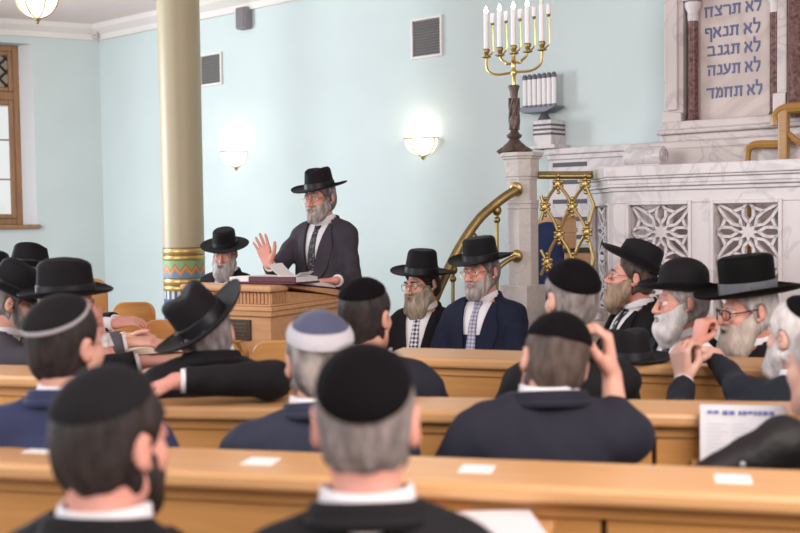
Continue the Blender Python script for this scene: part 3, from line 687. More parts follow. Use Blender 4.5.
# brass grille between newel and balustrade
gr = thing('brass_grille', 'brass diamond grille with flower knots between newel and marble balustrade', 'grille')
G0, G1 = P(541, 176, 6.95), P(592, 176, 6.75)
def gp(px, py):
    t_ = (px - 541) / 51.0; return P(px, py, 6.95 + (6.75 - 6.95) * t_)
m = MB(); q = [gp(539, 176), gp(592, 176)]; m.tube(q, 0.020, 10); m.tube([v + Vector((0, 0, 0.012)) for v in q], 0.018, 8); m.build('top_rail', BRASSD, gr, smooth=True)
m = MB(); knots = []
# diamond net: columns of knots at px 546, 572 (offset) and edges
rows = {0: [(558, 184), (585, 184)], 1: [(545, 207), (572, 207)], 2: [(559, 235), (587, 232)], 3: [(547, 262), (573, 262)], 4: [(560, 290), (588, 288)], 5: [(548, 316), (574, 316)]}
edge_r = [(594, 205), (594, 260), (594, 312)]
for r_i in range(5):
    for (ax, ay) in rows[r_i]:
        for (bx, by) in rows[r_i + 1]:
            if abs(ax - bx) < 20: m.tube(smoothcurve([gp(ax, ay), gp((ax + bx) / 2 + (2 if bx > ax else -2), (ay + by) / 2), gp(bx, by)], 4), 0.011, 8)
for (ax, ay), (bx, by) in (((585, 184), (594, 205)), ((594, 205), (587, 232)), ((587, 232), (594, 260)), ((594, 260), (588, 288)), ((541, 196), (545, 207)), ((545, 207), (541, 220)), ((541, 250), (547, 262)), ((547, 262), (541, 275))):
    m.tube([gp(ax, ay), gp(bx, by)], 0.011, 8)
m.build('lattice_bar', BRASS, gr, smooth=True)
for r_i in rows:
    for (ax, ay) in rows[r_i]:
        m = MB(); c_ = gp(ax, ay); m.ball(c_, (0.026, 0.018, 0.030))
        for k in range(6):
            a = k * PI / 3 + .5; m.ball(c_ + Vector((math.cos(a) * 0.026, -0.006, math.sin(a) * 0.028)), 0.013, 10)
        m.ball(c_ + Vector((0, -0.02, 0.052)), 0.013, 10); m.ball(c_ + Vector((0, -0.02, -0.052)), 0.013, 10)
        m.build('flower_knot', BRASS, gr, smooth=True)
# chair and desk glimpsed through the grille
BLUEV = mat('blue_velvet', (0.012, 0.03, 0.10), 0.8, sheen=0.5)
p0 = P(548, 280, 7.45)
ac = thing('blue_chair', 'wooden chair with arched dark blue upholstered back behind the grille', 'chair', loc=(p0.x, p0.y, 0), rz=R(-10))
zt2 = P(548, 217, 7.45).z; w = 0.15
arch = [(w * math.cos(a), zt2 - w + w * math.sin(a)) for a in [PI * k / 14 for k in range(15)]]
MB().prism(arch + [(-w, 0.5), (w, 0.5)], -0.025, 0.04).build('back_frame', LECW, ac, bevel=0.01)
arch2 = [((w - .03) * math.cos(a), zt2 - w + (w - 0.03) * math.sin(a)) for a in [PI * k / 14 for k in range(15)]]
MB().prism(arch2 + [(-w + .03, 0.52), (w - .03, 0.52)], -0.045, -0.02).build('back_cushion', BLUEV, ac, bevel=0.01)
MB().box(-0.18, 0.18, -0.4, 0.02, 0.42, 0.5).build('seat', BLUEV, ac, bevel=0.02)
for sx in (-0.16, 0.13):
    for sy in (-0.38, -0.02): MB().box(sx, sx + 0.035, sy, sy + 0.035, 0, 0.45).build('leg', LECW, ac)
p0 = P(577, 280, 7.35)
dk = thing('wooden_reading_desk', 'light wooden reading desk with turned post behind the brass grille', 'desk', loc=(p0.x, p0.y, 0), rz=R(-12))
zd = P(577, 252, 7.35).z; zpo = P(570, 213, 7.35).z
MB().box(-0.08, 0.10, -0.05, 0.25, 0, zd).build('body', LECW, dk, bevel=0.008)
MB().box(-0.09, 0.11, -0.07, 0.27, zd, zd + 0.025).build('top', mat('dark_green_leather', (0.03, 0.05, 0.03), 0.6), dk, bevel=0.004)
m = MB().box(-0.09, -0.005, -0.05, 0.05, zd + .025, zpo - 0.04); m.box(-0.10, 0.005, -0.06, 0.06, zpo - 0.13, zpo - 0.10); m.lathe([(0.045, zpo - 0.04), (0.05, zpo - 0.025), (0.03, zpo - 0.01), (0.035, zpo + 0.01), (0.015, zpo + 0.03)], 14, c=(-0.047, 0, 0)); m.build('turned_post', LECW, dk, bevel=0.004)
pp = thing('open_booklet', 'small white booklet on the reading desk behind the grille', 'booklet', loc=(p0.x + 0.06, p0.y - 0.02, zd + 0.03), rz=R(-10))
m = MB().prism([(-0.07, 0), (0, 0.004), (0.07, 0), (0.07, 0.014), (0, 0.02), (-0.07, 0.014)], -0.04, 0.08); m.build('pages', PAPER, pp)
# ------------------------------------------------------------------ pews
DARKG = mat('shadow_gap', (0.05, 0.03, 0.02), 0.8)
def pew(label, pL, pR, zt=1.0, shelf=0.25, gaps=(), seat=True, group='long wooden pews', endl=True, endr=True, rnd=False):
    """pL, pR: ends of the far edge of the book shelf (world)"""
    L0 = Vector((pL.x, pL.y, 0)); d = Vector((pR.x - pL.x, pR.y - pL.y, 0)); W = d.length
    t = thing('pew', label, 'pew', loc=L0, rz=math.atan2(d.y, d.x), group=group)
    MB().box(0, W, -shelf, 0.0, zt - 0.04, zt).build('book_shelf', PEWT, t, bevel=0.012)
    m = MB().box(0.0, W, -0.012, 0.012, zt - 0.10, zt - 0.04); m.box(0, W, -shelf + 0.035, -shelf + 0.055, zt - 0.075, zt - 0.04); m.build('apron', PEWW, t, bevel=0.004)
    xs = [0.03] + list(gaps) + [W - 0.03]
    for k in range(len(xs) - 1):
        MB().box(xs[k] + (0.006 if k else 0), xs[k + 1] - (0.006 if k < len(xs) - 2 else 0), -shelf + 0.045, -shelf + 0.07, 0.06, zt - 0.04).build('back_panel', PEWW if not rnd else PEWV, t, bevel=0.004)
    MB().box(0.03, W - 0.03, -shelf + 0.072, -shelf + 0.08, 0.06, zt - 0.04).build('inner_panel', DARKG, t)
    if seat:
        MB().box(0.03, W - 0.03, -0.03, 0.44, 0.41, 0.45).build('seat', PEWT, t, bevel=0.012)
        MB().box(0.03, W - 0.03, 0.36, 0.385, 0.0, 0.41).build('seat_support', PEWW, t)
    for x, on in ((0, endl), (W - 0.035, endr)):
        if on:
            m = MB().prism([(-shelf + 0.03, 0), (0.42, 0), (0.42, 0.46), (0.03, 0.55), (0.01, zt - 0.04), (-shelf + 0.03, zt - 0.04)], 0, 0.035, M=Tm(x, 0, 0) @ Matrix(((0, 1, 0, 0), (1, 0, 0, 0), (0, 0, 1, 0), (0, 0, 0, 1))))
            m.build('end_panel', PEWW, t, bevel=0.01)
    return t
def gap_at(pL, pR, px, py):
    # distance along the pew where the pixel column crosses
    d = (pR - pL); best = None
    for k in range(2001):
        q = pL + d * (k / 2000); v = q - CAM; x = 400 + FPX * v.dot(CR) / v.dot(CF)
        if x >= px: return (Vector((q.x - pL.x, q.y - pL.y, 0))).length
    return d.length
def line_h(xa, ya, xb, yb, z, ext_l, ext_r):
    a, b = at_height(xa, ya, z), at_height(xb, yb, z); d = (b - a).normalized(); return a - d * ext_l, b + d * ext_r
l1 = line_h(0, 440, 800, 469, 1.0, 0.6, 0.8); pew1 = pew('nearest long wooden pew with four white labels on its shelf', *l1, gaps=[gap_at(*l1, 607, 500) - 0.0])
l2 = line_h(175, 393, 795, 401, 1.0, 0.25, 0.8); pew2 = pew('second wooden pew from the front edge, carrying the propped newspaper', *l2, gaps=[gap_at(*l2, 649, 430)])
l3 = line_h(402, 347, 705, 355.5, 1.0, 0.0, 0.75); pew3 = pew('third wooden pew, in front of the bearded men in hats', *l3, shelf=0.32, gaps=[gap_at(*l3, 640, 380)])
l3b = (P(-70, 357, 4.0), P(80, 357, 3.86)); pew3b = pew('short wooden pew with upright grain at the left edge', *l3b, zt=1.06, rnd=True, seat=False, endl=False, endr=False)
# pew behind the camera side of row A (its seat carries the two nearest men)
l0 = (l1[0] + Vector((0, -1.0, 0)), l1[1] + Vector((0, -1.0, 0)))
pew0 = pew('pew under the two nearest men at the bottom edge', *l0)
def plain_bench(name, label, px0, px1, Z0, Z1, zt=0.45, back=0.95, face=1):
    a, b = P(px0, 300, Z0), P(px1, 300, Z1); d = Vector((b.x - a.x, b.y - a.y, 0)); W = d.length
    t = thing(name, label, 'bench', loc=(a.x, a.y, 0), rz=math.atan2(d.y, d.x))
    MB().box(0, W, -0.25, 0.22, zt - 0.05, zt).build('seat', PEWT, t, bevel=0.01)
    MB().box(0, W, 0.22 if face > 0 else -0.28, 0.25 if face > 0 else -0.25, 0.1, back).build('backrest', PEWW, t, bevel=0.01)
    for x in (0, W - 0.04): MB().box(x, x + 0.04, -0.24, 0.24, 0, zt - 0.05).build('leg', PEWW, t)
    return t
plain_bench('wooden_bench', 'wooden bench under the two bearded men in front of the newel', 360, 540, 6.85, 6.3, back=0.75)
plain_bench('wooden_bench', 'wooden bench under the brown bearded man beside the balustrade', 600, 700, 5.95, 5.75, back=0.7)
plain_bench('wooden_bench', 'wooden bench under the old man behind the lectern', 195, 262, 8.95, 8.85, back=0.8)
# small bench desks in front of the lectern
def low_desk(label, px0, px1, pyt0, pyt1, Z0, Z1, grp=None, name='seat_back', cat='seat back', yaw_th=0.035, r=0.07, h_vis=None):
    a, b = P(px0, pyt0, Z0), P(px1, pyt1, Z1); d = Vector((b.x - a.x, b.y - a.y, 0)); W = d.length; zt = (a.z + b.z) / 2
    t = thing(name, label, cat, loc=(a.x, a.y, 0), rz=math.atan2(d.y, d.x), group=grp)
    pts = [(0, 0.05), (W, 0.05)] + [(W - r + r * math.cos(q), zt - r + r * math.sin(q)) for q in [PI / 2 * k / 6 for k in range(7)]] + [(r - r * math.sin(q), zt - r + r * math.cos(q)) for q in [PI / 2 * k / 6 for k in range(7)]]
    MB().prism(pts, -yaw_th / 2, yaw_th / 2).build('panel', PEWW, t, bevel=0.008)
    MB().box(0.01, W - 0.01, yaw_th / 2, yaw_th / 2 + 0.38, 0.41, 0.45).build('seat', PEWT, t, bevel=0.01)
    MB().box(0.02, W - 0.02, 0.3, 0.33, 0.0, 0.41).build('seat_support', PEWW, t)
    return t
G = 'light wooden stall seats with rounded backs'
low_desk('rounded wooden stall back behind the wide hat at the left', 80, 107, 278, 279, 6.6, 6.6, G, 'stall_seat')
low_desk('rounded wooden stall back beyond the clasped hands, left of the column', 112.5, 155, 303, 301, 6.9, 6.9, G, 'stall_seat')
low_desk('rounded wooden stall back beside the column foot and the tilted hat', 143, 182, 320, 319, 6.0, 6.0, G, 'stall_seat')
low_desk('rounded wooden stall back below the lectern, under the bronze plaque', 228, 247, 341, 341, 5.6, 5.55, G, 'stall_seat')
low_desk('wide rounded wooden stall back in front of the lectern foot', 252, 345, 345, 335, 5.35, 5.35, G, 'stall_seat')
# sloping desk of the left section, running away from the camera
def sloped_desk():
    a = at_height(140, 378, 0.86); b = at_height(172, 320, 0.86)
    a = P(133, 382, 3.95); b = P(158, 318, 6.2)
    d = Vector((b.x - a.x, b.y - a.y, 0)); W = d.length; rz = math.atan2(d.y, d.x)
    t = thing('prayer_desk', 'long light wooden prayer desk with hands and books on it at the left', 'desk', loc=(a.x, a.y, 0), rz=rz)
    z = min(a.z, 0.93)
    m = MB().prism([(-0.32 + 0.0, z - 0.03), (0.18, z - 0.03), (0.18, z), (-0.32, z)], 0, W, M=Matrix(((0, 1, 0, 0), (-1, 0, 0, 0), (0, 0, 1, 0), (0, 0, 0, 1))))
    MB().box(0, W, -0.20, 0.22, z - 0.03, z).build('desk_top', PEWT, t, bevel=0.008)
    MB().box(0, W, -0.16, -0.13, 0, z - 0.03).build('front_panel', PEWW, t)
    m.v.clear()
    for x in (0, W - 0.04): MB().box(x, x + 0.04, -0.16, 0.2, 0, z - 0.03).build('end_panel', PEWW, t)
    return t, z, a, b
sd, ZSD, sa, sb = sloped_desk()
# bench along the left section for the men facing right
a = P(20, 330, 4.4); b = P(10, 300, 6.2)
d = Vector((b.x - a.x, b.y - a.y, 0))
lb = thing('wooden_bench', 'wooden bench under the hatted men at the left edge', 'bench', loc=(a.x, a.y, 0), rz=math.atan2(d.y, d.x))
MB().box(-0.3, d.length + .4, -0.25, 0.25, 0.40, 0.45).build('seat', PEWT, lb, bevel=0.01)
MB().box(-0.3, d.length + .4, 0.25, 0.28, 0.0, 0.9).build('backrest', PEWW, lb, bevel=0.01)

# lectern -----------------------------------------------------------
ZL = 6.1
pk = P(270, 300, ZL); YAWL = R(-29)
lect = thing('carved_lectern', 'carved light wooden lectern with a bronze plaque on its front', 'lectern', M=Tm(pk.x, pk.y, 0) @ RZ(YAWL))
# local: x along the front (corner at x=0, front runs to -x), y backwards
LW, LD = 0.56, 0.72
kz = lambda y: P(270, y, ZL).z
zt = kz(285.5); zs = kz(292); zf = kz(307); zg1 = kz(311.5); zg2 = kz(317); zend = zt - 0.085
MB().box(-LW, 0, 0, LD, 0.08, zg2).build('body', LECW, lect, bevel=0.006)
MB().box(-LW - 0.03, 0.03, -0.03, LD + 0.03, 0, 0.08).build('plinth', LECW, lect, bevel=0.006)
m = MB().box(-LW - 0.02, 0.02, -0.02, LD, zg2, zg1); m.box(-LW - 0.03, 0.03, -0.03, LD, zg1, zf); m.box(-LW - 0.012, 0.012, -0.012, LD, zf, zf + 0.012); m.build('moulding', LECW, lect, bevel=0.006)
XFY = Matrix(((0, 1, 0, 0), (1, 0, 0, 0), (0, 0, 1, 0), (0, 0, 0, 1)))
m = MB().prism([(0, zf), (LD, zf), (LD, zend - 0.02), (0.1, zs), (0, zs)], -LW, 0, M=XFY); m.build('frieze_box', LECW, lect, bevel=0.003)
m = MB()
for k in range(22):
    x = -LW + 0.02 + k * (LW - 0.04) / 21; m.prism([(x - 0.008, zf + 0.016), (x + 0.008, zf + 0.016), (x + 0.009, zs - 0.012), (x, zs - 0.004), (x - 0.009, zs - 0.012)], -0.010, 0.004)
for k in range(6):
    y = 0.015 + k * 0.026; m.prism([(y - 0.008, zf + 0.016), (y + 0.008, zf + 0.016), (y + 0.009, zs - 0.012), (y, zs - 0.004), (y - 0.009, zs - 0.012)], 0, 0.008, M=XFY)
m.build('carved_fluting', wood('carving_wood', (0.60, 0.33, 0.17), (0.50, 0.25, 0.11), 0.5), lect)
MB().box(-LW - 0.045, 0.035, -0.045, 0.14, zs, zt).build('top_rail', LECW, lect, bevel=0.012)
m = MB().prism([(0.14, zs + 0.02), (LD + 0.02, zend - 0.03), (LD + 0.02, zend + 0.012), (0.14, zt - 0.002)], -LW - 0.03, 0.03, M=XFY); m.build('sloping_top', LECW, lect, bevel=0.004)
# bronze plaque: right edge near px 251
xa_, xb_ = -0.36, -0.13
zp_a, zp_b = kz(338), kz(318.5)
plq = MB().box(xa_, xb_, -0.018, 0.0, zp_a - 0.02, zp_b - .012).build('plaque', mat('plaque_bronze', (0.10, 0.075, 0.06), 0.45, 0.5), lect, bevel=0.003)
m = MB(); rnd = random.Random(3)
for r_ in range(5):
    z = zp_b - 0.035 - r_ * 0.021; x = xa_ + 0.02
    while x < xb_ - 0.025:
        w = rnd.uniform(0.004, 0.011); m.box(x, x + w, -0.021, -0.017, z - 0.006, z + 0.006); x += w + rnd.uniform(0.002, 0.006)
m.build('raised_lettering', mat('plaque_letters', (0.20, 0.16, 0.12), 0.4, 0.6), plq)
# things on the lectern
MAROON = mat('maroon_cover', (0.10, 0.012, 0.03), 0.45)
def on_lect(x, y): # height of the lectern top
    if y < 0.14: return zt
    return zt + (zend + 0.012 - zt) * (y - 0.14) / (LD - 0.12)
ML = Tm(pk.x, pk.y, 0) @ RZ(YAWL)
slope = math.atan2(zend + 0.012 - zt, LD - 0.12)
bk = thing('open_prayer_book', 'large open maroon prayer book with white pages on the lectern', 'book', M=ML @ Tm(-0.115, 0.20, on_lect(0, 0.10) + 0.012) @ Matrix.Rotation(R(4), 4, 'Z') @ Matrix.Rotation(slope * 0.2, 4, 'X'))
def pages(w, d, h, m):
    n = 8; top = [(-w + w * k / n, h * (0.55 + 0.45 * math.sin(PI * (k / n) * 0.75 + 0.5))) for k in range(n + 1)]
    top = top + [(w * k / n, top[n - k][1]) for k in range(1, n + 1)]
    m.prism([(w, 0.0), (-w, 0.0)] + top, -d, d)
m = MB(); pages(0.215, 0.13, 0.032, m); m.build('pages', PAPER, bk)
m = MB().box(-0.225, 0.225, -0.14, 0.14, -0.012, 0.0); m.build('cover', MAROON, bk, bevel=0.003)
m = MB().box(-0.08, 0.225, -0.143, -0.130, 0.0, 0.030); m.build('cover_edge', MAROON, bk, bevel=0.003)
ps = thing('curled_paper_sheet', 'curled white speech sheet lying across the open book', 'paper', M=ML @ Tm(0.0, 0.20, on_lect(0, 0.1) + 0.036) @ RZ(R(8)))
m = MB(); n = 10
top = [(-0.10 + 0.20 * k / n, 0.05 * ((k / n - 0.62) ** 2) * 4 - 0.0) for k in range(n + 1)]
m.prism(top + [(x, z - 0.003) for x, z in reversed(top)], -0.08, 0.10); m.build('sheet', PAPER, ps, smooth=True)
pb = thing('white_notebook', 'flat white notebook at the right end of the lectern', 'notebook', M=ML @ Tm(-0.10, 0.50, on_lect(0, 0.50) + 0.008) @ Matrix.Rotation(slope, 4, 'X'))
MB().box(-0.11, 0.125, -0.24, 0.26, 0, 0.022).build('pages', PAPER, pb, bevel=0.003)
MB().box(-0.115, 0.13, -0.245, 0.265, -0.006, 0.0).build('cover', MAROON, pb)

# papers and labels --------------------------------------------------
def on_shelf(px, py, z, w, d, rz, name, label, cat, grp=None, th=0.0012, mt=None):
    p = at_height(px, py, z + th)
    o = MB().box(-w / 2, w / 2, -d / 2, d / 2, -th, 0.0).build(name, mt or PAPER, loc=p, rot=(0, 0, rz)); tag(o, label, cat, grp); return o
rz1 = math.atan2((l1[1] - l1[0]).y, (l1[1] - l1[0]).x)
LG = 'seat labels on the nearest pew'
for px, py, lb_ in ((43, 449.5, 'white seat label at the left end of the nearest pew shelf'), (261, 461, 'white seat label on the nearest pew shelf, left of the central grey haired man'), (477, 468.5, 'white seat label on the nearest pew shelf, right of the central grey haired man'), (733, 478.5, 'white seat label on the nearest pew shelf, below the leather sleeve')):
    on_shelf(px, py, 1.0, 0.075, 0.075, rz1, 'seat_label', lb_, 'label', LG)
# newspaper propped on the second pew
pA, pB = P(700, 463, 3.07), P(786, 465, 3.03)
d = Vector((pB.x - pA.x, pB.y - pA.y, 0)); W = d.length
nt_ = thing('newspaper', 'white newspaper with a blue headline propped against the second pew', 'newspaper', loc=(pA.x, pA.y, pA.z), rz=math.atan2(d.y, d.x))
H = P(700, 404, 3.07).z - pA.z
q_ = pew2.matrix_basis.inverted() @ pA; q2_ = pew2.matrix_basis.inverted() @ pB
MB().box(q_.x - 0.02, q2_.x + 0.02, min(q_.y, q2_.y) - 0.03, -0.19, q_.z - 0.025, q_.z - 0.002).build('newspaper_ledge', PEWT, pew2, bevel=0.003)
MB().box(0, W, -0.003, 0.003, 0, H).build('sheet', mat('newsprint', (0.78, 0.78, 0.83), 0.8), nt_, rot=(R(-1), 0, 0))
m = MB(); x = 0.02; rnd = random.Random(5)
while x < W - 0.03:
    w = rnd.uniform(0.008, 0.016); m.box(x, x + w, -0.005, -0.003, H - 0.028 + rnd.choice((0, 0, 0.003)), H - 0.016); x += w + rnd.choice((0.003, 0.003, 0.010))
m.build('headline', mat('headline_blue', (0.14, 0.17, 0.40), 0.7), nt_, rot=(R(-1), 0, 0))
m = MB()
for c_ in range(3):
    for r_ in range(12):
        x0 = 0.02 + c_ * (W - 0.03) / 3; m.box(x0, x0 + (W - 0.03) / 3 - 0.012 - rnd.uniform(0, 0.02), -0.0045, -0.003, H - 0.055 - r_ * 0.011, H - 0.052 - r_ * 0.011)
m.build('column_text', mat('newsprint_text', (0.62, 0.62, 0.68), 0.8), nt_, rot=(R(-1), 0, 0))
# white book at the bottom, right of the central man
p = P(484, 526, 2.24)
q_ = pew1.matrix_basis.inverted() @ p
MB().box(q_.x - 0.17, q_.x + 0.13, q_.y - 0.12, -0.2, q_.z - 0.040, q_.z - 0.018).build('fold_down_ledge', PEWT, pew1, bevel=0.003)
wb = thing('white_book', 'white book lying on a ledge beside the nearest grey haired man', 'book', loc=p, rz=R(4))
MB().box(-0.17, 0.11, -0.10, 0.10, -0.016, 0.0).build('pages', PAPER, wb, bevel=0.003)
MB().box(-0.17, 0.113, -0.103, 0.103, 0.0, 0.004).build('cover', mat('white_cover', (0.72, 0.70, 0.74), 0.5), wb, bevel=0.002)
MB().box(0.108, 0.114, -0.103, 0.103, -0.018, 0.0).build('spine', mat('dark_spine', (0.03, 0.03, 0.06), 0.5), wb)
# open books on the left desk
for px, py, rz, lb_ in ((158, 352, 0.3, 'open book with pale pages on the prayer desk beside the tilted hat'), (137, 372, 0.2, 'open book lying at the near end of the prayer desk')):
    q = at_height(px, py, ZSD)
    ob = thing('open_book', lb_, 'book', loc=(q.x, q.y, ZSD + 0.008), rz=sd.rotation_euler.z + PI / 2 + rz, group='open books on the prayer desk')
    m = MB(); pages(0.15, 0.11, 0.03, m); m.build('pages', mat('cream_pages', (0.78, 0.70, 0.58), 0.8), ob)
    MB().box(-0.155, 0.155, -0.115, 0.115, -0.007, 0.0).build('cover', MAROON, ob)
# ------------------------------------------------------------------ figures: smooth signed-distance shapes turned into meshes
class Field:
    def __init__(s, lo, hi, h):
        s.lo = np.array(lo, np.float32); s.h = h
        s.n = np.ceil((np.array(hi) - s.lo) / h).astype(int) + 1
        s.d = np.full(s.n, 1.0, np.float32)
        s.ax = [(s.lo[i] + h * np.arange(s.n[i])).astype(np.float32) for i in range(3)]
    def sl(s, lo, hi):
        a = [max(0, int((lo[i] - s.lo[i]) / s.h)) for i in range(3)]; b = [min(s.n[i], int((hi[i] - s.lo[i]) / s.h) + 2) for i in range(3)]
        if any(b[i] <= a[i] for i in range(3)): return None
        return tuple(slice(a[i], b[i]) for i in range(3))
    def grid(s, sl):
        return (s.ax[0][sl[0]][:, None, None], s.ax[1][sl[1]][None, :, None], s.ax[2][sl[2]][None, None, :])
    def comb(s, sl, v, k, op):
        a = s.d[sl]
        if op == 'u':
            if k > 0:
                h = np.maximum(k - np.abs(a - v), 0); s.d[sl] = np.minimum(a, v) - h * h / (4 * k)
            else: s.d[sl] = np.minimum(a, v)
        elif op == 's':
            v = -v
            if k > 0:
                h = np.maximum(k - np.abs(a - v), 0); s.d[sl] = np.maximum(a, v) + h * h / (4 * k)
            else: s.d[sl] = np.maximum(a, v)
    def prim(s, p, T=None, grow=0.0):
        kind, op, k = p[0], p[1], p[2]
        Rm, t = T if T is not None else (np.eye(3), np.zeros(3))
        if kind == 'cap':
            a, b = Rm @ np.array(p[3], float) + t, Rm @ np.array(p[4], float) + t; ra, rb = p[5] + grow, p[6] + grow; m = max(ra, rb) + k + 0.03
            sl = s.sl(np.minimum(a, b) - m, np.maximum(a, b) + m)
            if sl is None: return
            X, Y, Z = s.grid(sl); ab = b - a; L2 = max(float(ab @ ab), 1e-9)
            tt = np.clip(((X - a[0]) * ab[0] + (Y - a[1]) * ab[1] + (Z - a[2]) * ab[2]) / L2, 0, 1).astype(np.float32)
            v = np.sqrt((X - a[0] - tt * ab[0]) ** 2 + (Y - a[1] - tt * ab[1]) ** 2 + (Z - a[2] - tt * ab[2]) ** 2) - (ra + (rb - ra) * tt)
        elif kind == 'ell':
            c = Rm @ np.array(p[3], float) + t; r = np.array(p[4], float) + grow; R2 = Rm @ (p[5] if len(p) > 5 and p[5] is not None else np.eye(3)); m = r.max() + k + 0.03
            sl = s.sl(c - m, c + m)
            if sl is None: return
            X, Y, Z = s.grid(sl); X, Y, Z = X - c[0], Y - c[1], Z - c[2]
            q = [(R2[0, i] * X + R2[1, i] * Y + R2[2, i] * Z) for i in range(3)]
            k0 = np.sqrt((q[0] / r[0]) ** 2 + (q[1] / r[1]) ** 2 + (q[2] / r[2]) ** 2); k1 = np.sqrt((q[0] / r[0] ** 2) ** 2 + (q[1] / r[1] ** 2) ** 2 + (q[2] / r[2] ** 2) ** 2) + 1e-6
            v = k0 * (k0 - 1) / k1
        s.comb(sl, v.astype(np.float32), k, op)
    def cut(s, f, k=0.0):
        """keep only where f(X,Y,Z) < 0"""
        sl = (slice(None),) * 3; v = f(*s.grid(sl)); a = s.d; v = np.broadcast_to(v, a.shape).astype(np.float32)
        if k > 0:
            h = np.maximum(k - np.abs(a - v), 0); s.d = (np.maximum(a, v) + h * h / (4 * k)).astype(np.float32)
        else: s.d = np.maximum(a, v)
    def rough(s, amp, freqs, seed, n=4, stretch=(1, 1, 1)):
        idx = np.nonzero(np.abs(s.d) < 0.03 + amp * 2); 
        if len(idx[0]) == 0: return
        rg = np.random.RandomState(seed); x = [s.ax[i][idx[i]] * stretch[i] for i in range(3)]; v = np.zeros(len(idx[0]), np.float32)
        for fq in freqs:
            for j in range(n):
                w = rg.normal(size=3); w = w / np.linalg.norm(w) * fq; v += np.sin(w[0] * x[0] + w[1] * x[1] + w[2] * x[2] + rg.uniform(0, 6.28)) / (n * len(freqs)) ** 0.5
        s.d[idx] += amp * v
    def mesh(s):
        d = s.d; sg = d < 0; n = s.n
        cs = [(0, 0, 0), (1, 0, 0), (0, 1, 0), (1, 1, 0), (0, 0, 1), (1, 0, 1), (0, 1, 1), (1, 1, 1)]
        cnt = np.zeros((n[0] - 1, n[1] - 1, n[2] - 1), np.int8)
        for (a, b, c) in cs: cnt += sg[a:n[0] - 1 + a, b:n[1] - 1 + b, c:n[2] - 1 + c]
        act = (cnt > 0) & (cnt < 8); idx = np.nonzero(act); N = len(idx[0])
        vid = np.full(act.shape, -1, np.int32); vid[idx] = np.arange(N)
        cv = np.stack([d[idx[0] + a, idx[1] + b, idx[2] + c] for a, b, c in cs], 1)
        acc = np.zeros((N, 3), np.float32); w = np.zeros(N, np.float32)
        for i in range(8):
            for bit in range(3):
                if i & (1 << bit): continue
                j = i | (1 << bit); d0, d1 = cv[:, i], cv[:, j]; mk = (d0 < 0) != (d1 < 0)
                t = np.where(mk, d0 / np.where(mk, d0 - d1, 1), 0); p = np.tile(np.array(cs[i], np.float32), (N, 1)); p[:, bit] += t
                acc += p * mk[:, None]; w += mk
        V = (acc / w[:, None] + np.stack(idx, 1)) * s.h + s.lo
        F = []
        for axx in range(3):
            o1, o2 = [(1, 2), (2, 0), (0, 1)][axx]
            sa = [slice(None)] * 3; sb = [slice(None)] * 3; sa[axx] = slice(0, -1); sb[axx] = slice(1, None)
            a, b = sg[tuple(sa)], sg[tuple(sb)]; ch = np.nonzero(a != b)
            ok = (ch[o1] > 0) & (ch[o2] > 0) & (ch[o1] < n[o1] - 1) & (ch[o2] < n[o2] - 1); ch = tuple(c[ok] for c in ch); pos = a[ch]
            def g(da, db):
                q = [c.copy() for c in ch]; q[o1] = q[o1] - da; q[o2] = q[o2] - db; return vid[tuple(q)]
            q = np.stack([g(1, 1), g(0, 1), g(0, 0), g(1, 0)], 1); q[~pos] = q[~pos][:, ::-1]; F.append(q)
        F = np.concatenate(F) if F else np.zeros((0, 4), int)
        F = F[(F >= 0).all(1)]
        return V, F

def np_mesh(name, V, F, mats, parent, mi=None, smooth=True):
    me = bpy.data.meshes.new(name); n, f = len(V), len(F)
    me.vertices.add(n); me.vertices.foreach_set('co', np.asarray(V, np.float32).ravel())
    k = F.shape[1]
    me.loops.add(f * k); me.loops.foreach_set('vertex_index', np.asarray(F, np.int32).ravel())
    me.polygons.add(f); me.polygons.foreach_set('loop_start', np.arange(0, f * k, k, dtype=np.int32))
    for m in (mats if isinstance(mats, (list, tuple)) else [mats]): me.materials.append(m)
    if mi is not None: me.polygons.foreach_set('material_index', np.asarray(mi, np.int32))
    me.polygons.foreach_set('use_smooth', [smooth] * f)
    me.update(); me.validate()
    o = bpy.data.objects.new(name, me); C.objects.link(o)
    if parent is not None: o.parent = parent
    return o

def rotm(yaw, pitch, roll):
    return np.array((Matrix.Rotation(yaw, 3, 'Z') @ Matrix.Rotation(pitch, 3, 'X') @ Matrix.Rotation(roll, 3, 'Y')))

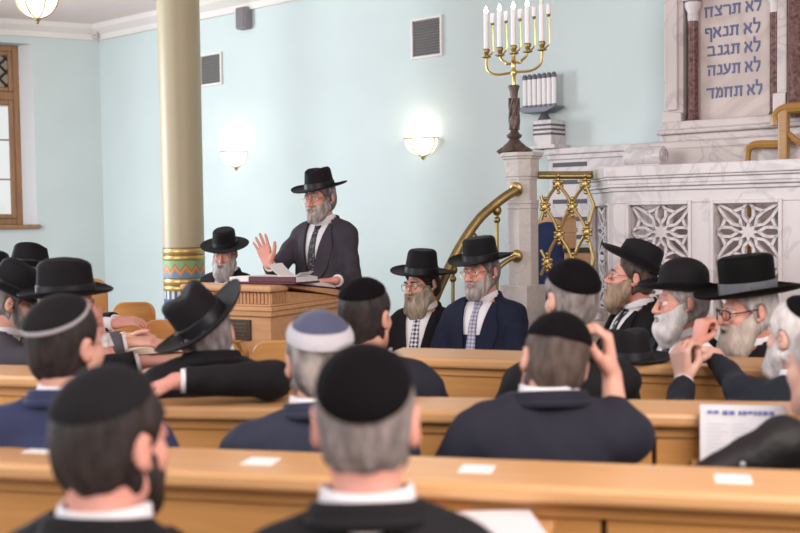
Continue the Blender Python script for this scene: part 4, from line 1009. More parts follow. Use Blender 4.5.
def head_prims(face=True, ear=1.0):
    p = [('ell', 'u', 0.0, (0, -0.012, 0.045), (0.077, 0.098, 0.088)),
         ('ell', 'u', 0.03, (0, 0.040, -0.030), (0.060, 0.056, 0.082)),
         ('ell', 'u', 0.03, (0, -0.045, -0.015), (0.062, 0.055, 0.060)),
         ('cap', 'u', 0.03, (-0.050, 0.010, -0.050), (-0.020, 0.070, -0.100), 0.020, 0.020),
         ('cap', 'u', 0.03, (0.050, 0.010, -0.050), (0.020, 0.070, -0.100), 0.020, 0.020),
         ('ell', 'u', 0.02, (0, 0.078, -0.100), (0.026, 0.022, 0.020))]
    if face:
        p += [('cap', 'u', 0.015, (-0.036, 0.076, 0.032), (0.036, 0.076, 0.032), 0.012, 0.012),
              ('ell', 'u', 0.02, (-0.042, 0.058, -0.016), (0.024, 0.026, 0.024)), ('ell', 'u', 0.02, (0.042, 0.058, -0.016), (0.024, 0.026, 0.024)),
              ('ell', 's', 0.010, (-0.032, 0.103, 0.013), (0.019, 0.017, 0.013)), ('ell', 's', 0.010, (0.032, 0.103, 0.013), (0.019, 0.017, 0.013)),
              ('cap', 'u', 0.012, (0, 0.088, 0.024), (0, 0.114, -0.020), 0.0085, 0.0130),
              ('ell', 'u', 0.008, (-0.013, 0.100, -0.024), (0.010, 0.011, 0.009)), ('ell', 'u', 0.008, (0.013, 0.100, -0.024), (0.010, 0.011, 0.009)),
              ('cap', 'u', 0.006, (-0.020, 0.090, -0.053), (0.020, 0.090, -0.053), 0.006, 0.006), ('ell', 'u', 0.006, (0, 0.093, -0.053), (0.016, 0.008, 0.005)),
              ('ell', 'u', 0.006, (0, 0.091, -0.064), (0.017, 0.009, 0.0065)),
              ('cap', 'u', 0.004, (-0.044, 0.085, 0.021), (-0.020, 0.091, 0.022), 0.0055, 0.0055), ('cap', 'u', 0.004, (0.044, 0.085, 0.021), (0.020, 0.091, 0.022), 0.0055, 0.0055),
              ('cap', 'u', 0.004, (-0.042, 0.084, 0.003), (-0.022, 0.089, 0.002), 0.005, 0.005), ('cap', 'u', 0.004, (0.042, 0.084, 0.003), (0.022, 0.089, 0.002), 0.005, 0.005)]
    for sx in (-1, 1):
        Re = np.array(Matrix.Rotation(sx * R(-24), 3, 'Z') @ Matrix.Rotation(R(-8), 3, 'X'))
        p += [('ell', 'u', 0.006, (sx * 0.083, -0.016, 0.006), (0.0105, 0.019 * ear, 0.033 * ear), Re), ('cap', 'u', 0.006, (sx * 0.078, 0.0, -0.020), (sx * 0.076, -0.008, -0.026), 0.008, 0.007),
              ('ell', 's', 0.006, (sx * 0.095, -0.010, 0.010), (0.010, 0.011, 0.020), Re)]
    return p

def hand_prims(wr, d, nrm, right, curl, spread=1.0, thumb=0.0, sc=1.0, curls=None):
    d = Vector(d).normalized(); nrm = Vector(nrm); nrm = (nrm - d * nrm.dot(d)).normalized()
    s = d.cross(nrm) if right else nrm.cross(d)
    wr = Vector(wr); out = []; A_ = lambda v: tuple(v)
    def cap(a, b, ra, rb, k=0.004): out.append(('cap', 'u', k, A_(a), A_(b), ra, rb))
    offs = (0.032, 0.011, -0.011, -0.031); lens = (0.074, 0.082, 0.076, 0.060); rad = (0.0092, 0.0096, 0.009, 0.008)
    for i in range(4):
        kn = wr + (d * (0.094 - 0.004 * abs(i - 1)) + s * offs[i]) * sc
        cap(wr + (d * 0.005 + s * offs[i] * 0.55) * sc, kn, 0.015 * sc, 0.0125 * sc, 0.016)
        fd = (d + s * (offs[i] * 2.2 * spread)).normalized(); c_ = curls[i] if curls else curl; an = 0.0; p = kn
        for j, (fr, w) in enumerate(((0.45, 0.8), (0.30, 1.0), (0.25, 0.7))):
            an += c_ * w; q = p + (fd * math.cos(an) + nrm * math.sin(an)) * lens[i] * fr * sc
            cap(p, q, rad[i] * sc * (1 - 0.08 * j), rad[i] * sc * (0.94 - 0.08 * j), 0.003 if j else 0.006); p = q
    tb = wr + (d * 0.022 + s * 0.026 + nrm * 0.008) * sc; td = (d * (0.62 + 0.15 * thumb) + s * (0.75 - 0.55 * thumb) + nrm * (0.25 + 0.5 * thumb)).normalized(); p = tb
    for j, L in enumerate((0.046, 0.034, 0.028)):
        q = p + td * L * sc; cap(p, q, (0.0155, 0.0115, 0.0105)[j] * sc, (0.012, 0.0105, 0.009)[j] * sc, 0.006); p = q
        td = (td + (d * 0.35 + nrm * 0.25 * min(curl, 0.5)) - s * 0.75 * thumb).normalized()
    return out

def strip(name, lft, rgt, field, off, th, m, mt, parent, sign=1, xr=None):
    """a thin cloth strip between two outlines given in (x, z), laid on the front (+y) of the field"""
    n = len(lft); pts = []
    ax, ay, az = field.ax; D = field.d
    def fy(x, z):
        i = min(max(int((x - ax[0]) / field.h), 0), len(ax) - 2); k = min(max(int((z - az[0]) / field.h), 0), len(az) - 2)
        fx, fz = (x - ax[i]) / field.h, (z - az[k]) / field.h
        col = (D[i, :, k] * (1 - fx) + D[i + 1, :, k] * fx) * (1 - fz) + (D[i, :, k + 1] * (1 - fx) + D[i + 1, :, k + 1] * fx) * fz
        ins = np.nonzero(col < 0)[0]
        if len(ins) == 0: return None
        j = ins[-1]
        if j + 1 >= len(col): return float(ay[j])
        return float(ay[j] + field.h * col[j] / (col[j] - col[j + 1]))
    Y = np.full((n, m + 1), np.nan)
    for i in range(n):
        for j in range(m + 1):
            t = j / m; x = lft[i][0] + (rgt[i][0] - lft[i][0]) * t; z = lft[i][1] + (rgt[i][1] - lft[i][1]) * t
            y = fy(x, z); Y[i, j] = np.nan if y is None else y
    mv = np.nanmedian(Y) if np.isfinite(Y).any() else 0.1
    # fill gaps
    for i in range(n):
        for j in range(m + 1):
            if not np.isfinite(Y[i, j]):
                c = [(abs(i - a) + abs(j - b), Y[a, b]) for a in range(n) for b in range(m + 1) if np.isfinite(Y[a, b])]
                Y[i, j] = min(c)[1] if c else mv
    vs, fs = [], []
    for lay, o in ((0, off + th), (1, off - 0.006)):
        for i in range(n):
            for j in range(m + 1):
                t = j / m; vs.append((lft[i][0] + (rgt[i][0] - lft[i][0]) * t, Y[i, j] + o, lft[i][1] + (rgt[i][1] - lft[i][1]) * t))
    K = n * (m + 1); q = lambda l, i, j: l * K + i * (m + 1) + j
    for i in range(n - 1):
        for j in range(m):
            fs.append((q(0, i, j), q(0, i, j + 1), q(0, i + 1, j + 1), q(0, i + 1, j))); fs.append((q(1, i, j), q(1, i + 1, j), q(1, i + 1, j + 1), q(1, i, j + 1)))
    for i in range(n - 1):
        fs.append((q(0, i, 0), q(0, i + 1, 0), q(1, i + 1, 0), q(1, i, 0))); fs.append((q(0, i, m), q(1, i, m), q(1, i + 1, m), q(0, i + 1, m)))
    for j in range(m):
        fs.append((q(0, 0, j), q(1, 0, j), q(1, 0, j + 1), q(0, 0, j + 1))); fs.append((q(0, n - 1, j), q(0, n - 1, j + 1), q(1, n - 1, j + 1), q(1, n - 1, j)))
    return MB().add(vs, fs).build(name, mt, parent, smooth=True)

# hats ---------------------------------------------------------------
FELT = mat('black_felt', (0.009, 0.008, 0.010), 0.75, var=0.3, vscale=6, col2=(0.016, 0.014, 0.017), sheen=0.03, spec=0.15)
FELTG = mat('charcoal_felt', (0.028, 0.026, 0.032), 0.75, sheen=0.03, spec=0.15)
BEAVER = mat('black_plush', (0.005, 0.0045, 0.005), 0.6, sheen=0.0, bump=0.12, bscale=220, spec=0.06)
RIBBON = mat('black_ribbon', (0.010, 0.010, 0.013), 0.45, spec=0.3)
RIBBONG = mat('grey_ribbon', (0.11, 0.11, 0.125), 0.35)
VELVET = mat('black_velvet', (0.006, 0.005, 0.006), 0.9, sheen=0.02, spec=0.05)
KNAVY = mat('navy_kippah', (0.06, 0.065, 0.125), 0.85, sheen=0.15)
KGREY = mat('grey_trim', (0.30, 0.28, 0.30), 0.8)
KGREYD = mat('dark_grey_cloth', (0.013, 0.012, 0.014), 0.85, sheen=0.03, spec=0.1)
KWHITE = mat('pale_knit_trim', (0.48, 0.46, 0.50), 0.9, bump=0.5, bscale=150)
def superr(a, n=2.4):
    c, s_ = abs(math.cos(a)), abs(math.sin(a)); return (c ** n + s_ ** n) ** (-1 / n)
def hat_mesh(bx=0.175, by=0.195, ch=0.115, cx=0.090, cy=0.110, taper=0.9, top='pinch', curl=0.02, snap=0.0, dent=0.02, pinch=0.0, edge=0.006, rnd=0.03, back_up=0.0):
    n = 48; rows = []
    def ring_(fn): rows.append([fn(2 * PI * i / n) for i in range(n)])
    def brim(a, t):        # t 0 at crown, 1 at the edge; a=0 is +x side, a=pi/2 is front (+y)
        rx, ry = cx + (bx - cx) * t, cy + (by - cy) * t
        z = curl * (math.cos(a) ** 2) * t * t + (-snap if math.sin(a) > 0 else back_up) * (math.sin(a) ** 2) * t * t
        z += curl * 0.35 * t ** 6
        return rx * math.cos(a), ry * math.sin(a), z
    def crown(a, q):       # q 0..1 up the wall
        s_ = 1 - (1 - taper) * q
        fr = max(0, math.sin(a)); px = 1 - pinch * q * fr ** 1.5
        return cx * s_ * px * math.cos(a), cy * s_ * math.sin(a), 0.004 + (ch - rnd) * q
    ring_(lambda a: (cx * 0.94 * math.cos(a), cy * 0.94 * math.sin(a), 0.04))
    ring_(lambda a: (cx * 0.95 * math.cos(a), cy * 0.95 * math.sin(a), -edge * 0.5))
    for t in (0.25, 0.5, 0.75, 0.9, 1.0): ring_(lambda a, t=t: tuple(np.array(brim(a, t)) + (0, 0, -edge * 0.5)))
    ring_(lambda a: tuple(np.array(brim(a, 1.02)) + (0, 0, 0)))
    for t in (1.0, 0.9, 0.75, 0.5, 0.25, 0.04): ring_(lambda a, t=t: tuple(np.array(brim(a, t)) + (0, 0, edge * 0.5)))
    for q in (0.0, 0.2, 0.4, 0.6, 0.8, 1.0): ring_(lambda a, q=q: crown(a, q))
    def topp(a, f):        # f 0..1 from wall top to the centre
        x1, y1, z1 = crown(a, 1.0); g = 1 - f
        k = math.sin(min(f * 4, 1) * PI / 2)
        if top == 'dome':
            sc_ = math.cos(f * PI / 2); x, y = x1 * sc_, y1 * sc_; z = z1 + rnd * math.sin(f * PI / 2); return x, y, z
        sc_ = 1 - f if f > 0.22 else 1 - f * f / 0.22 * 1.0
        x, y = x1 * sc_, y1 * sc_; z = z1 + rnd * k
        z -= dent * math.exp(-(x / 0.030) ** 2) * (1.0 if top == 'pinch' else 0.0) * k * (0.75 + 0.5 * max(0, y / cy))
        if top == 'pinch': z += -0.012 * max(0, y / cy) * k
        if top == 'tele': z -= dent * (1 if f > 0.4 else 0)
        return x, y, z
    for f in (0.06, 0.12, 0.2, 0.3, 0.42, 0.55, 0.7, 0.85, 0.97): ring_(lambda a, f=f: topp(a, f))
    V = [p for r in rows for p in r]; fs = []
    for j in range(len(rows) - 1):
        for i in range(n):
            i2 = (i + 1) % n; fs.append((j * n + i, j * n + i2, (j + 1) * n + i2, (j + 1) * n + i))
    fs.append(tuple((len(rows) - 1) * n + i for i in range(n)))
    band = []
    for (q, o) in ((0.0, 0.0025), (0.0, 0.004), (0.34, 0.004), (0.36, 0.0015)):
        band.append([(lambda p: (p[0] * (1 + o / cx), p[1] * (1 + o / cy), p[2]))(crown(2 * PI * i / n, q)) for i in range(n)])
    BV = [p for r in band for p in r]; bf = []
    for j in range(len(band) - 1):
        for i in range(n):
            i2 = (i + 1) % n; bf.append((j * n + i, j * n + i2, (j + 1) * n + i2, (j + 1) * n + i))
    # bow on the left side
    bow = MB().box(-cx - 0.009, -cx + 0.002, -0.03, 0.03, 0.006, 0.036)
    o = len(BV); BV += bow.v; bf += [[o + i for i in f] for f in bow.f]
    return V, fs, BV, bf
def add_hat(parent, M, felt, band, label=None, **kw):
    V, fs, BV, bf = hat_mesh(**kw)
    o = MB().add(V, fs).build('hat', felt, parent, smooth=True); o.matrix_basis = M
    MB().add(BV, bf).build('hat_ribbon', band, o, smooth=True)
    return o
def cap_mesh(r, c, half, tilt, off, th, a0=0.0, a1=1.0, n=40, m=10):
    """spherical-ellipsoid cap (kippah) around the head ellipsoid; returns verts in head space"""
    rows = []; Rt = Matrix.Rotation(tilt, 3, 'X')
    def P_(al, az, o):
        d = Rt @ Vector((math.sin(al) * math.cos(az), math.sin(al) * math.sin(az), math.cos(al)))
        k = 1 / math.sqrt((d.x / r[0]) ** 2 + (d.y / r[1]) ** 2 + (d.z / r[2]) ** 2); v = d * k; nn = Vector((v.x / r[0] ** 2, v.y / r[1] ** 2, v.z / r[2] ** 2)).normalized()
        return Vector(c) + v + nn * o
    al = [half * (a0 + (a1 - a0) * j / m) for j in range(m + 1)]
    rows = [[P_(a, 2 * PI * i / n, off + th - (th * 0.4 if j == m else 0)) for i in range(n)] for j, a in enumerate(al)] + [[P_(half * a1, 2 * PI * i / n, off) for i in range(n)], [P_(half * max(a1 - 0.15, a0), 2 * PI * i / n, off - 0.002) for i in range(n)]]
    V = [p for r_ in rows for p in r_]; fs = []
    for j in range(len(rows) - 1):
        for i in range(n):
            i2 = (i + 1) % n; fs.append((j * n + i, (j + 1) * n + i, (j + 1) * n + i2, j * n + i2))
    return V, fs

# skin, hair, cloth -----------------------------------------------------
def skin(name, c): return mat('skin_' + name, c, 0.5, var=0.5, vscale=14, col2=(c[0] * 0.86, c[1] * 0.62, c[2] * 0.60), spec=0.35)
SK_A = skin('warm', (0.66, 0.37, 0.285)); SK_B = skin('rosy', (0.69, 0.345, 0.275)); SK_C = skin('tan', (0.50, 0.27, 0.19)); SK_D = skin('pale', (0.66, 0.41, 0.33))
LIP = mat('lips', (0.42, 0.16, 0.14), 0.45)
def hairm(name, c, c2, sc=30, sz=0.6): return mat('hair_' + name, c, 0.6, var=1.0, vscale=sc, stretch=(1.4, 1.4, sz), col2=c2, bump=0.6, bscale=90, bstretch=(1.5, 1.5, 0.25), spec=0.3)
H_DARK = hairm('dark', (0.036, 0.025, 0.024), (0.012, 0.009, 0.009)); H_BROWN = hairm('brown', (0.115, 0.08, 0.065), (0.05, 0.033, 0.027)); H_GREY = hairm('grey', (0.30, 0.26, 0.25), (0.12, 0.10, 0.10))
H_SALT = hairm('salt_pepper', (0.40, 0.35, 0.33), (0.085, 0.07, 0.065), 22); B_SALT = hairm('salt_beard', (0.50, 0.44, 0.41), (0.20, 0.165, 0.155), 34, 0.35); H_WHITE = hairm('white', (0.72, 0.68, 0.67), (0.50, 0.46, 0.45)); H_LGREY = hairm('light_grey', (0.50, 0.46, 0.45), (0.27, 0.24, 0.24))
B_GINGER = hairm('greying_ginger', (0.40, 0.28, 0.19), (0.20, 0.125, 0.085), 34, 0.3); B_BROWNGREY = hairm('brown_grey', (0.40, 0.33, 0.25), (0.20, 0.155, 0.11), 34, 0.3); B_CREAM = hairm('cream', (0.55, 0.48, 0.42), (0.33, 0.27, 0.23), 34, 0.3)
def cloth(name, c, rough=0.8, bs=120): return mat('cloth_' + name, c, rough, var=0.35, vscale=9, col2=tuple(min(1, q * 1.45) for q in c), bump=0.15, bscale=bs, sheen=0.03, spec=0.12)
S_BLACK = cloth('black', (0.013, 0.012, 0.014)); S_CHAR = cloth('charcoal', (0.044, 0.038, 0.048)); S_NAVY = cloth('navy', (0.014, 0.017, 0.035)); S_BLUE = cloth('dark_blue', (0.032, 0.038, 0.085)); S_MIDN = cloth('midnight', (0.016, 0.019, 0.027)); S_INK = cloth('ink', (0.021, 0.021, 0.032))
S_GREYBLUE = cloth('slate', (0.030, 0.034, 0.055)); S_GREY = cloth('grey', (0.075, 0.07, 0.08)); LEATHER = mat('black_leather', (0.012, 0.011, 0.012), 0.58, bump=0.4, bscale=40, spec=0.3)
SHIRT = mat('white_shirt', (0.80, 0.77, 0.80), 0.8, bump=0.1, bscale=60)
EYEW = mat('eye_white', (0.70, 0.66, 0.64), 0.3); EYEI = mat('eye_iris', (0.035, 0.025, 0.02), 0.2)
WIRE = mat('gold_wire', (0.50, 0.33, 0.18), 0.3, 1.0); DKFRAME = mat('dark_frame', (0.03, 0.012, 0.012), 0.35)
def tiem(name, c1, c2, sc, kind):
    m = bpy.data.materials.new(name); m.use_nodes = True; nt = m.node_tree; N, L = nt.nodes, nt.links; b = N['Principled BSDF']; b.inputs['Roughness'].default_value = 0.5
    tc = N.new('ShaderNodeTexCoord'); mp = N.new('ShaderNodeMapping'); mp.inputs['Scale'].default_value = (sc, 0.01, sc); mp.inputs['Rotation'].default_value = (0, R(45 if kind == 'check' else 20), 0)
    mx = N.new('ShaderNodeMixRGB'); mx.inputs[1].default_value = (*c1, 1); mx.inputs[2].default_value = (*c2, 1)
    if kind == 'check': t = N.new('ShaderNodeTexChecker'); t.inputs['Scale'].default_value = 1.0; fo = t.outputs['Fac']
    else: t = N.new('ShaderNodeTexVoronoi'); t.inputs['Scale'].default_value = 1.0; fo = None
    L.new(tc.outputs['Object'], mp.inputs[0]); L.new(mp.outputs[0], t.inputs['Vector'])
    if fo is None:
        g = N.new('ShaderNodeMath'); g.operation = 'LESS_THAN'; g.inputs[1].default_value = 0.33; L.new(t.outputs['Distance'], g.inputs[0]); fo = g.outputs[0]
    L.new(fo, mx.inputs[0]); L.new(mx.outputs[0], b.inputs['Base Color']); return m
T_CHECK = tiem('tie_check', (0.04, 0.04, 0.06), (0.62, 0.60, 0.66), 60, 'check'); T_DOT = tiem('tie_dots', (0.012, 0.011, 0.016), (0.26, 0.25, 0.28), 110, 'dot'); T_SPOT = tiem('tie_spots', (0.014, 0.014, 0.02), (0.55, 0.53, 0.6), 45, 'dot'); T_LIGHT = tiem('tie_light', (0.16, 0.17, 0.26), (0.42, 0.42, 0.52), 70, 'check')
TROUS = cloth('trousers', (0.018, 0.017, 0.021)); SHOE = mat('shoe_black', (0.010, 0.010, 0.011), 0.3)

def ik(a, t, l1, l2, pole):
    a, t, pole = Vector(a), Vector(t), Vector(pole); d = t - a; D = d.length
    if D > (l1 + l2) * 0.995:
        k = D / ((l1 + l2) * 0.995); l1, l2 = l1 * k, l2 * k
    u = d.normalized(); x = (l1 * l1 - l2 * l2 + D * D) / (2 * D); hgt = math.sqrt(max(l1 * l1 - x * x, 0)); pv = pole - u * pole.dot(u)
    pv = pv.normalized() if pv.length > 1e-6 else Vector((0, 0, -1))
    return a + u * x + pv * hgt

def person(label, px, py, Z, yaw, hy=0, hp=0, hr=0, lean=0.0, h=0.0062, stand=False, sk=SK_A, hair=H_DARK, hair_len=1.0, beard=None, bl=0.0, suit=S_BLACK, tie=None, vest=False, hat=None, kip=None, glasses=None,
           stout=0.0, R_=None, L_=None, ear=1.0, seed=1, open_w=1.0, side=0.0, bald=False, group=None, neck_show=0.0, hs=1.0, rim=None, cuffbtn=False, face=True, shz=0.0, broad=0.0):
    """hy, hp, hr: head turn relative to the shoulders; R_/L_: arm = dict(w=wrist world point, pole=, d=finger dir, n=palm normal, curl=)"""
    hc = P(px, py, Z); yaw = R(yaw)
    Rw = Matrix.Rotation(yaw, 3, 'Z'); hx, hyo = side, lean + 0.035
    root = Vector((hc.x, hc.y, 0)) - Rw @ Vector((hx, hyo, 0))
    T = thing('person', label, 'person', loc=(root.x, root.y, 0), rz=yaw, group=group)
    Wi = (Matrix.Translation((root.x, root.y, 0)) @ Matrix.Rotation(yaw, 4, 'Z')).inverted()
    loc = lambda v: np.array(Wi @ Vector(v)); ldir = lambda v: Rw.inverted() @ Vector(v)
    hz = hc.z
    sh = hz - 0.208 + shz; pz = 0.94 if stand else 0.56
    HR = rotm(R(hy), R(hp), R(hr)); HT = np.array((hx, hyo, hz)); HTr = (HR * hs, HT)
    HM = Matrix(((*HR[0], HT[0]), (*HR[1], HT[1]), (*HR[2], HT[2]), (0, 0, 0, 1)))
    tl = lambda f: (side * f * 0.8, lean * f)                    # lean at fraction f between pelvis and shoulders
    def zt(f): return pz + (sh - pz) * f
    st = stout
    SHW = 0.178 + st * 0.1 + broad
    torso = [('ell', 'u', 0.0, (0, 0, pz + 0.02), (0.160 + st * .3, 0.125 + st * .4, 0.12)),
             ('ell', 'u', 0.06, (*np.array(tl(0.35)) + (0, 0.02 + st * .25), zt(0.34)), (0.150 + st * .7, 0.118 + st * .9, 0.17)),
             ('ell', 'u', 0.08, (*np.array(tl(0.72)) + (0, 0.015), zt(0.70)), (0.158 + st * .35, 0.118 + st * .35, 0.19)),
             ('cap', 'u', 0.07, (tl(1)[0] - SHW + .03, tl(1)[1] - 0.005, sh - 0.025), (tl(1)[0] + SHW - .03, tl(1)[1] - 0.005, sh - 0.020), 0.054, 0.054)]
    nb = (tl(1)[0], tl(1)[1] - 0.012, sh + 0.035)
    torso += [('cap', 'u', 0.05, (tl(1)[0] + sx * SHW * 0.75, tl(1)[1] - 0.012, sh + 0.0), (tl(1)[0] + sx * 0.03, tl(1)[1] - 0.015, sh + 0.050), 0.036, 0.036) for sx in (-1, 1)]
    n1 = HR @ np.array((0, -0.022, -0.055)) + HT
    neck = [('cap', 'u', 0.03, tuple(nb), tuple(n1), 0.059, 0.057)]
    # legs
    if stand:
        leg = lambda sx: [(sx * .09, 0, pz - 0.02), (sx * .10, 0.02, 0.50), (sx * .11, -0.01, 0.08), (sx * .13, 0.15, 0.035)]
    else:
        leg = lambda sx: [(sx * .09, 0.0, pz - 0.01), (sx * .12, 0.33, pz - 0.03), (sx * .12, 0.30, 0.08), (sx * .13, 0.42, 0.035)]
    legs, trous, shoes = [], [], []
    for sx in (-1, 1):
        a, b, c, d = leg(sx)
        legs += [('cap', 'u', 0.04, a, b, 0.078, 0.052), ('cap', 'u', 0.03, b, c, 0.050, 0.036), ('cap', 'u', 0.02, c, d, 0.036, 0.026)]
        trous += [('cap', 'u', 0.05, a, b, 0.092, 0.068), ('cap', 'u', 0.03, b, (c[0], c[1], 0.12), 0.066, 0.058)]
        shoes += [('cap', 'u', 0.02, (c[0], c[1] - 0.03, 0.045), d, 0.046, 0.040), ('cap', 'u', 0.02, (c[0], c[1], 0.08), (c[0], c[1] - 0.02, 0.05), 0.045, 0.045)]
    # arms
    arms, sleeves, cuffs, hands, wrists = [], [], [], [], []
    for right, A_ in ((True, R_), (False, L_)):
        sx = 1 if right else -1
        S = Vector((tl(1)[0] + sx * SHW, tl(1)[1] - 0.005, sh - 0.03))
        if A_ is None:
            A_ = dict(wl=(sx * 0.09, 0.30 + lean, pz + 0.15) if not stand else (sx * 0.26, 0.06, pz - 0.05), pole=(sx, -0.6, -0.5), dl=(-sx * 0.3, 1, -0.15) if not stand else (0, 0.1, -1), nl=(0, 0, -1) if not stand else (-sx, 0, 0), curl=0.35)
        w = Vector(A_['wl']) if 'wl' in A_ else Vector(loc(A_['w']))
        pole = Vector(A_['polel']) if 'polel' in A_ else (ldir(A_['pole_w']) if 'pole_w' in A_ else Vector(A_.get('pole', (sx, -0.6, -0.5))))
        e = Vector(loc(A_['e'])) if 'e' in A_ else ik(S, w, 0.30, 0.26, pole)
        dd = Vector(A_['dl']) if 'dl' in A_ else ldir(A_.get('d', (0, 1, 0))); nn = Vector(A_['nl']) if 'nl' in A_ else ldir(A_.get('n', (0, 0, -1)))
        if A_.get('d') is None and 'dl' not in A_: dd = (w - e)
        fd = (w - e).normalized()
        arms += [('cap', 'u', 0.03, tuple(S), tuple(e), 0.048, 0.040), ('cap', 'u', 0.02, tuple(e), tuple(w), 0.040, 0.026)]
        hands += hand_prims(w, dd, nn, right, A_.get('curl', 0.3), A_.get('spread', 1.0), A_.get('thumb', 0.0), A_.get('sc', 1.0), A_.get('curls'))
        cl = A_.get('bare', 0.0)
        we = w - fd * (0.028 + cl)
        sleeves += [('cap', 'u', 0.03, tuple(S), tuple(e), 0.062, 0.053), ('cap', 'u', 0.03, tuple(e), tuple(we), 0.054, 0.042)]
        if not A_.get('nocuff'): cuffs.append((we - fd * 0.04, we + fd * 0.014))
        wrists.append((S, e, w, we, fd))
    mx = max([abs(v) for S, e, w, we, fd in wrists for v in (w.x, e.x)] + [0.28]) + 0.22
    ylo = min([v.y for t in wrists for v in t[:3]] + [-0.2]) - 0.16; yhi = max([v.y for t in wrists for v in t[:3]] + [0.62 if not stand else 0.25, hyo]) + 0.22
    zhi = max(hz + 0.16, max(t[2].z for t in wrists) + 0.22)
    F = Field((-mx, ylo, -0.02), (mx, yhi, zhi), h)
    for p in torso + neck + arms + legs: F.prim(p)
    for p in head_prims(face, ear): F.prim(p, HTr)
    for p in hands: F.prim(p)
    V, Fc = F.mesh()
    # lips: own colour on the mouth
    cen = V[Fc].mean(1); q = (cen - HT) @ HR / hs
    lipm = (np.abs(q[:, 0]) < 0.021) & (q[:, 1] > 0.086) & (np.abs(q[:, 2] + 0.058) < 0.0105 * (1 - (q[:, 0] / 0.03) ** 2))
    np_mesh('body', V, Fc, [sk, LIP], T, lipm.astype(int))
    del F
    # suit jacket
    J = Field((-mx, ylo, pz - 0.22), (mx, yhi, sh + 0.22), max(h, 0.008))
    for p in torso: J.prim(p, grow=0.020)
    if stand: J.prim(('cap', 'u', 0.05, (0, 0, pz + 0.02), (0, 0.01, pz - 0.16), 0.16 + st * .3, 0.175 + st * .3))
    Jt = J.d.copy()
    for p in sleeves: J.prim(p)
    J.rough(0.0055, (16, 28), seed, 4); J.rough(0.0026, (55, 90), seed + 5, 4)
    # flat cuffs: nothing past the sleeve end
    for S, e, w, we, fd in wrists:
        X, Y, Zc = J.ax[0][:, None, None], J.ax[1][None, :, None], J.ax[2][None, None, :]
        pl = (X - we.x) * fd.x + (Y - we.y) * fd.y + (Zc - we.z) * fd.z
        rd = np.sqrt(np.maximum((X - we.x) ** 2 + (Y - we.y) ** 2 + (Zc - we.z) ** 2, 0)) - 0.09
        J.d = np.maximum(J.d, np.minimum(pl, 1) * (rd < 0) - (rd >= 0) * 1.0).astype(np.float32)
    # neck hole and V front
    nd = (n1 - np.array(nb)); nd = nd / np.linalg.norm(nd)
    for_v = 0.40
    zb_ = sh - for_v; zt_ = sh + 0.06; cx0 = tl(1)[0]
    vw = 0.085 * open_w
    def vcut(X, Y, Z_):
        t = (Z_ - zb_) / (zt_ - zb_); hw = vw * np.clip(t, 0, 1.3); ins = np.maximum(np.abs(X - cx0 * t) - hw, zb_ - Z_); ins = np.maximum(ins, (tl(1)[1] * 0.5 + 0.03) - Y + 0.0)
        return -ins
    J.cut(lambda X, Y, Z_: vcut(X, Y, Z_), 0.004)
    J.prim(('cap', 's', 0.01, tuple(np.array(nb) - nd * 0.02), tuple(np.array(nb) + nd * 0.12), 0.066, 0.085))
    V, Fc = J.mesh(); jo = np_mesh('jacket', V, Fc, suit, T)
    # jacket collar (roll behind the neck)
    pts = []
    tx, ty = tl(1)
    for k in range(15):
        a = R(-205 + 230 * k / 14)
        bck = max(0, -math.sin(a)); pts.append((tx + math.cos(a) * 0.089, ty - 0.014 + math.sin(a) * 0.083, sh + 0.080 + 0.016 * bck - 0.022 * max(0, math.sin(a))))
    m = MB(); m.tube(smoothcurve([(x * 1.06 - tx * .06, y * 1.05, z - 0.014) for x, y, z in pts], 2), 0.013, 8); m.tube(smoothcurve(pts, 2), 0.012, 8); m.tube(smoothcurve([(x, y, z + 0.010) for x, y, z in pts[1:-1]], 2), 0.009, 8); m.build('jacket_collar', suit, jo, smooth=True)
    # shirt: chest core, collar, cuffs
    Sf = Field((-0.26, tl(1)[1] - 0.26 - abs(lean), pz - 0.05), (0.26, tl(1)[1] + 0.34 + abs(lean), sh + 0.16), 0.008)
    for p in torso: Sf.prim(p, grow=0.008)
    SfD = Sf
    Sf.cut(lambda X, Y, Z_: np.abs(X - tx * 0.8) - 0.115 + 0 * Y + 0 * Z_, 0.01)
    Sf.cut(lambda X, Y, Z_: (Z_ - (sh + 0.055)) + 0 * X + 0 * Y, 0.01)
    Sf.cut(lambda X, Y, Z_: (min(ty, 0.0) + 0.03 - Y) + 0 * X + 0 * Z_, 0.004)
    V, Fc = Sf.mesh(); so = np_mesh('shirt', V, Fc, SHIRT, T)
    cm = Matrix.Translation(nb) @ Vector(nd).to_track_quat('Z', 'Y').to_matrix().to_4x4()
    c0 = Vector(nb) + Vector(nd) * 0.0
    rows = []; n = 28
    m = MB(); vs, fs = [], []
    for j, (r_, z) in enumerate(((0.072, 0.0), (0.072, 0.04), (0.0705, 0.072), (0.0765, 0.073), (0.0800, 0.056), (0.0815, 0.038))):
        for i in range(n):
            a = 2 * PI * i / n; fr = max(0, math.sin(a)); zz = z - 0.034 * fr ** 2 * (z / 0.07); vs.append(Vector((tx + r_ * math.cos(a), ty - 0.010 + (r_ * 1.02) * math.sin(a) + nd[1] * z * 0.9, sh + 0.044 + zz + neck_show)))
    for j in range(5):
        for i in range(n):
            i2 = (i + 1) % n; fs.append((j * n + i, j * n + i2, (j + 1) * n + i2, (j + 1) * n + i))
    m.add(vs, fs); m.build('shirt_collar', SHIRT, so, smooth=True)
    for (a, b) in cuffs:
        m = MB(); m.tube([a, b], [0.040, 0.037], 16); m.build('shirt_cuff', SHIRT, so, smooth=True)
